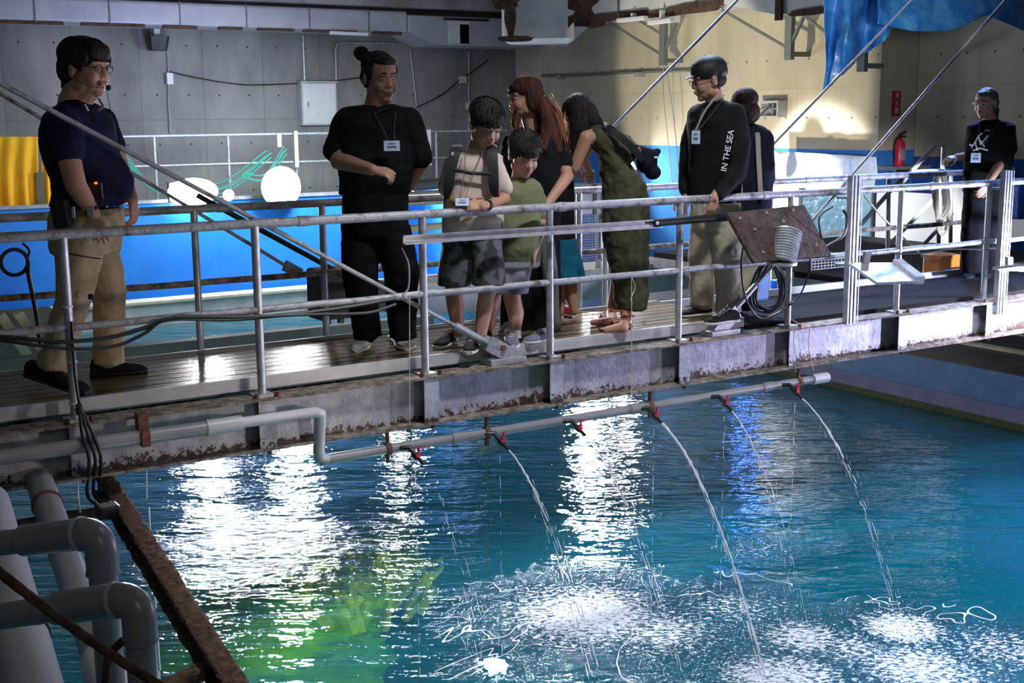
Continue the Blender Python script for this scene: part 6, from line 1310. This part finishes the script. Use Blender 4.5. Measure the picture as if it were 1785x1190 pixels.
cloth_blob(b, 'trousers', F_stone, t, disp=.022, dsc=.08)
shoe(t, PZ(1238, 548, 0), PZ(1183, 553, 0), F_shoe, F_sole, .046, .07); shoe(t, PZ(1285, 560, 0), PZ(1229, 567, 0), F_shoe, F_sole, .046, .07)
g = MB(); g.ell(q(0, -.014, .058), (.090*s, .112*s, .080*s), Bh, n=24, m=14); g.ell(q(0, -.055, .035), (.086*s, .068*s, .050*s), Bh, n=20, m=12); o = remesh(g.build('cap', F_strap, t, smooth=True), .006, 1)
g = MB(); cs = []
for k in range(7): cs.append((q(0, .060+.012*k, .052-.003*k), .066*s*math.sqrt(max(.05, 1-(k/6.5)**2))*(1 if k else 1), .0045))
g.loft(cs, Bh[0], Bh[2], n=18); g.build('brim', F_strap, o, smooth=True); MB().ell(q(0, -.012, .137), (.007, .007, .005), n=8, m=6).build('button', F_strap, o)
g = MB(); g.tube([q(.0890-.004*abs(k-2), -.028-.006*k, .045+.006*math.sin(k)) for k in range(5)], .0035, n=6); g.tube([q(.090, -.03, .062), q(.0885, -.048, .060)], .004, n=6); g.tube([q(.088, -.045, .030), q(.080, -.075, .024)], .003, n=6); g.build('cap_emblem', M_whitep, o)
def hf(b):
    E = lambda x, y, z, a, c, d: b.ell(q(x, y, z), (a*s, c*s, d*s), Bh, n=20, m=12)
    E(0, -.040, -.012, .076, .068, .046)
hairblob(t, hf, M_hair)
badge(t, J(1213, 239, D-.145), TOC*.8-SCR*.7, .062, .085, cord=(J(1226, 190, D-.05), J(1262, 172, D-.12)))
g = MB(); g.tube(arc([J(1214, 226, D-.15), J(1228, 195, D-.16), J(1248, 170, D-.13), J(1262, 166, D-.05)], 5), .006, n=6); g.build('grey_lanyard', mat('grey_strap', (.30, .31, .27), .7), t, smooth=True)
a_, c_ = J(1263, 292, D-.305), J(1274, 233, D-.275); up_ = (c_-a_).normalized(); nn = (TOC-up_*TOC.dot(up_)).normalized()
text('sleeve_lettering', 'IN THE SEA', M_whitep, t, (a_+c_)/2, .052, up_, nn.cross(up_))
MB().tube([J(1192, 350, D-.1), J(1190, 372, D-.05)], .022, n=12).build('flask', M_galv, t, smooth=True)

# ---------- 9. far woman at the right
D = 10.28; t = person('woman', 'ponytailed person in black printed tee and glasses standing at the far right end', (8.75, 6.6, 0))
Bb = basis(face(-.45, 1)); Bh = basis(face(-.85, .75, 8)); s = 1.02
hc = J(1718, 181, D-.02); nb = J(1727, 212, D); ch = J(1727, 245, D); hips = J(1722, 315, D)
b = MB(); q = head(b, hc, Bh, s); bodycore(b, hips, ch, nb, hc-Vector((0, 0, .03)), Bb, 1.0, .052); b.capsule(q(0, -.02, -.07), nb, .05, .055)
sn, en, wn = J(1755, 235, D-.04), J(1750, 275, D-.12), J(1722, 318, D-.3)
limb(b, [sn, en, wn], [.055, .046, .029]); hand(b, wn, J(1713, 332, D-.32)-wn, TOC+SCR*.4, .95, .6, 1)
w2 = J(1668, 274, D-.05); limb(b, [J(1698, 232, D+.05), J(1690, 272, D+.05), w2], [.05, .04, .028]); hand(b, w2, J(1652, 277, D-.08)-w2, Vector((0, 0, 1))+TOC*.4, .95, .9, 1)
finish_body(b, t, M_skin, .006); face_parts(t, q, Bh, s, glasses=M_whitep)
b = MB(); torso(b, J(1720, 315, D), J(1726, 250, D), J(1728, 208, D), Bb, .185, .195, .19, .15, .15, .10, belly=.03); b.capsule(J(1752, 228, D-.03), J(1757, 258, D-.06), .075, .075); b.capsule(J(1701, 228, D+.03), J(1692, 258, D+.05), .068, .066); cloth_blob(b, 'tee_shirt', F_black, t, .010, disp=.016)
b = MB(); b.loft([(J(1720, 305, D), .18, .15), (J(1718, 335, D), .185, .155)], Bb[0], Bb[1])
for x0, x1 in ((1704, 1698), (1732, 1728)): b.loft([(J(x0, 330, D), .105, .12), (J(x1, 400, D), .105, .11), (J(x1-3, 474, D), .10, .10)], Bb[0], Bb[1])
cloth_blob(b, 'trousers', F_blackp, t, .010, disp=.018)
for x in (1694, 1722): shoe(t, PZ(x+6, 478, -.05), PZ(x-8, 486, -.05), F_shoe, F_soleb, .045, .065)
def hf(b):
    E = lambda x, y, z, a, c, d: b.ell(q(x, y, z), (a*s, c*s, d*s), Bh, n=20, m=12)
    E(0, -.025, .050, .084, .096, .076); E(0, -.055, .0, .080, .064, .075); E(0, .03, .082, .058, .05, .028)
    b.chain([q(0, -.10, -.0), q(0, -.125, -.07), q(0, -.115, -.15), q(0, -.09, -.20)], [.035, .045, .038, .018])
hairblob(t, hf, M_hairg, disp=.005)
badge(t, J(1701, 275, D-.235), TOC-SCR*.3, .075, .075, cord=(J(1708, 216, D-.14), J(1737, 218, D-.12)))
# printed pattern on the tee: a fin-like figure of pale strokes
g = MB(); dd = D-.20
for pts in (((1693, 258), (1706, 236), (1712, 232)), ((1706, 236), (1709, 252), (1722, 236)), ((1696, 262), (1708, 258), (1722, 262)), ((1700, 248), (1704, 262)), ((1709, 245), (1716, 256)), ((1690, 252), (1696, 254))):
    g.tube([J(x, y, dd) for x, y in pts], .006, n=5)
g.build('chest_print', M_whitep, t)
MB().tube([J(1717, 228, dd+.01), J(1722, 226, dd+.01), J(1726, 229, dd+.01)], .003, n=5).build('small_print', M_whitep, t)
# ------------------------------------------------------------------ tidy helper properties
for o in bpy.data.objects:
    if '_o' in o: del o['_o']
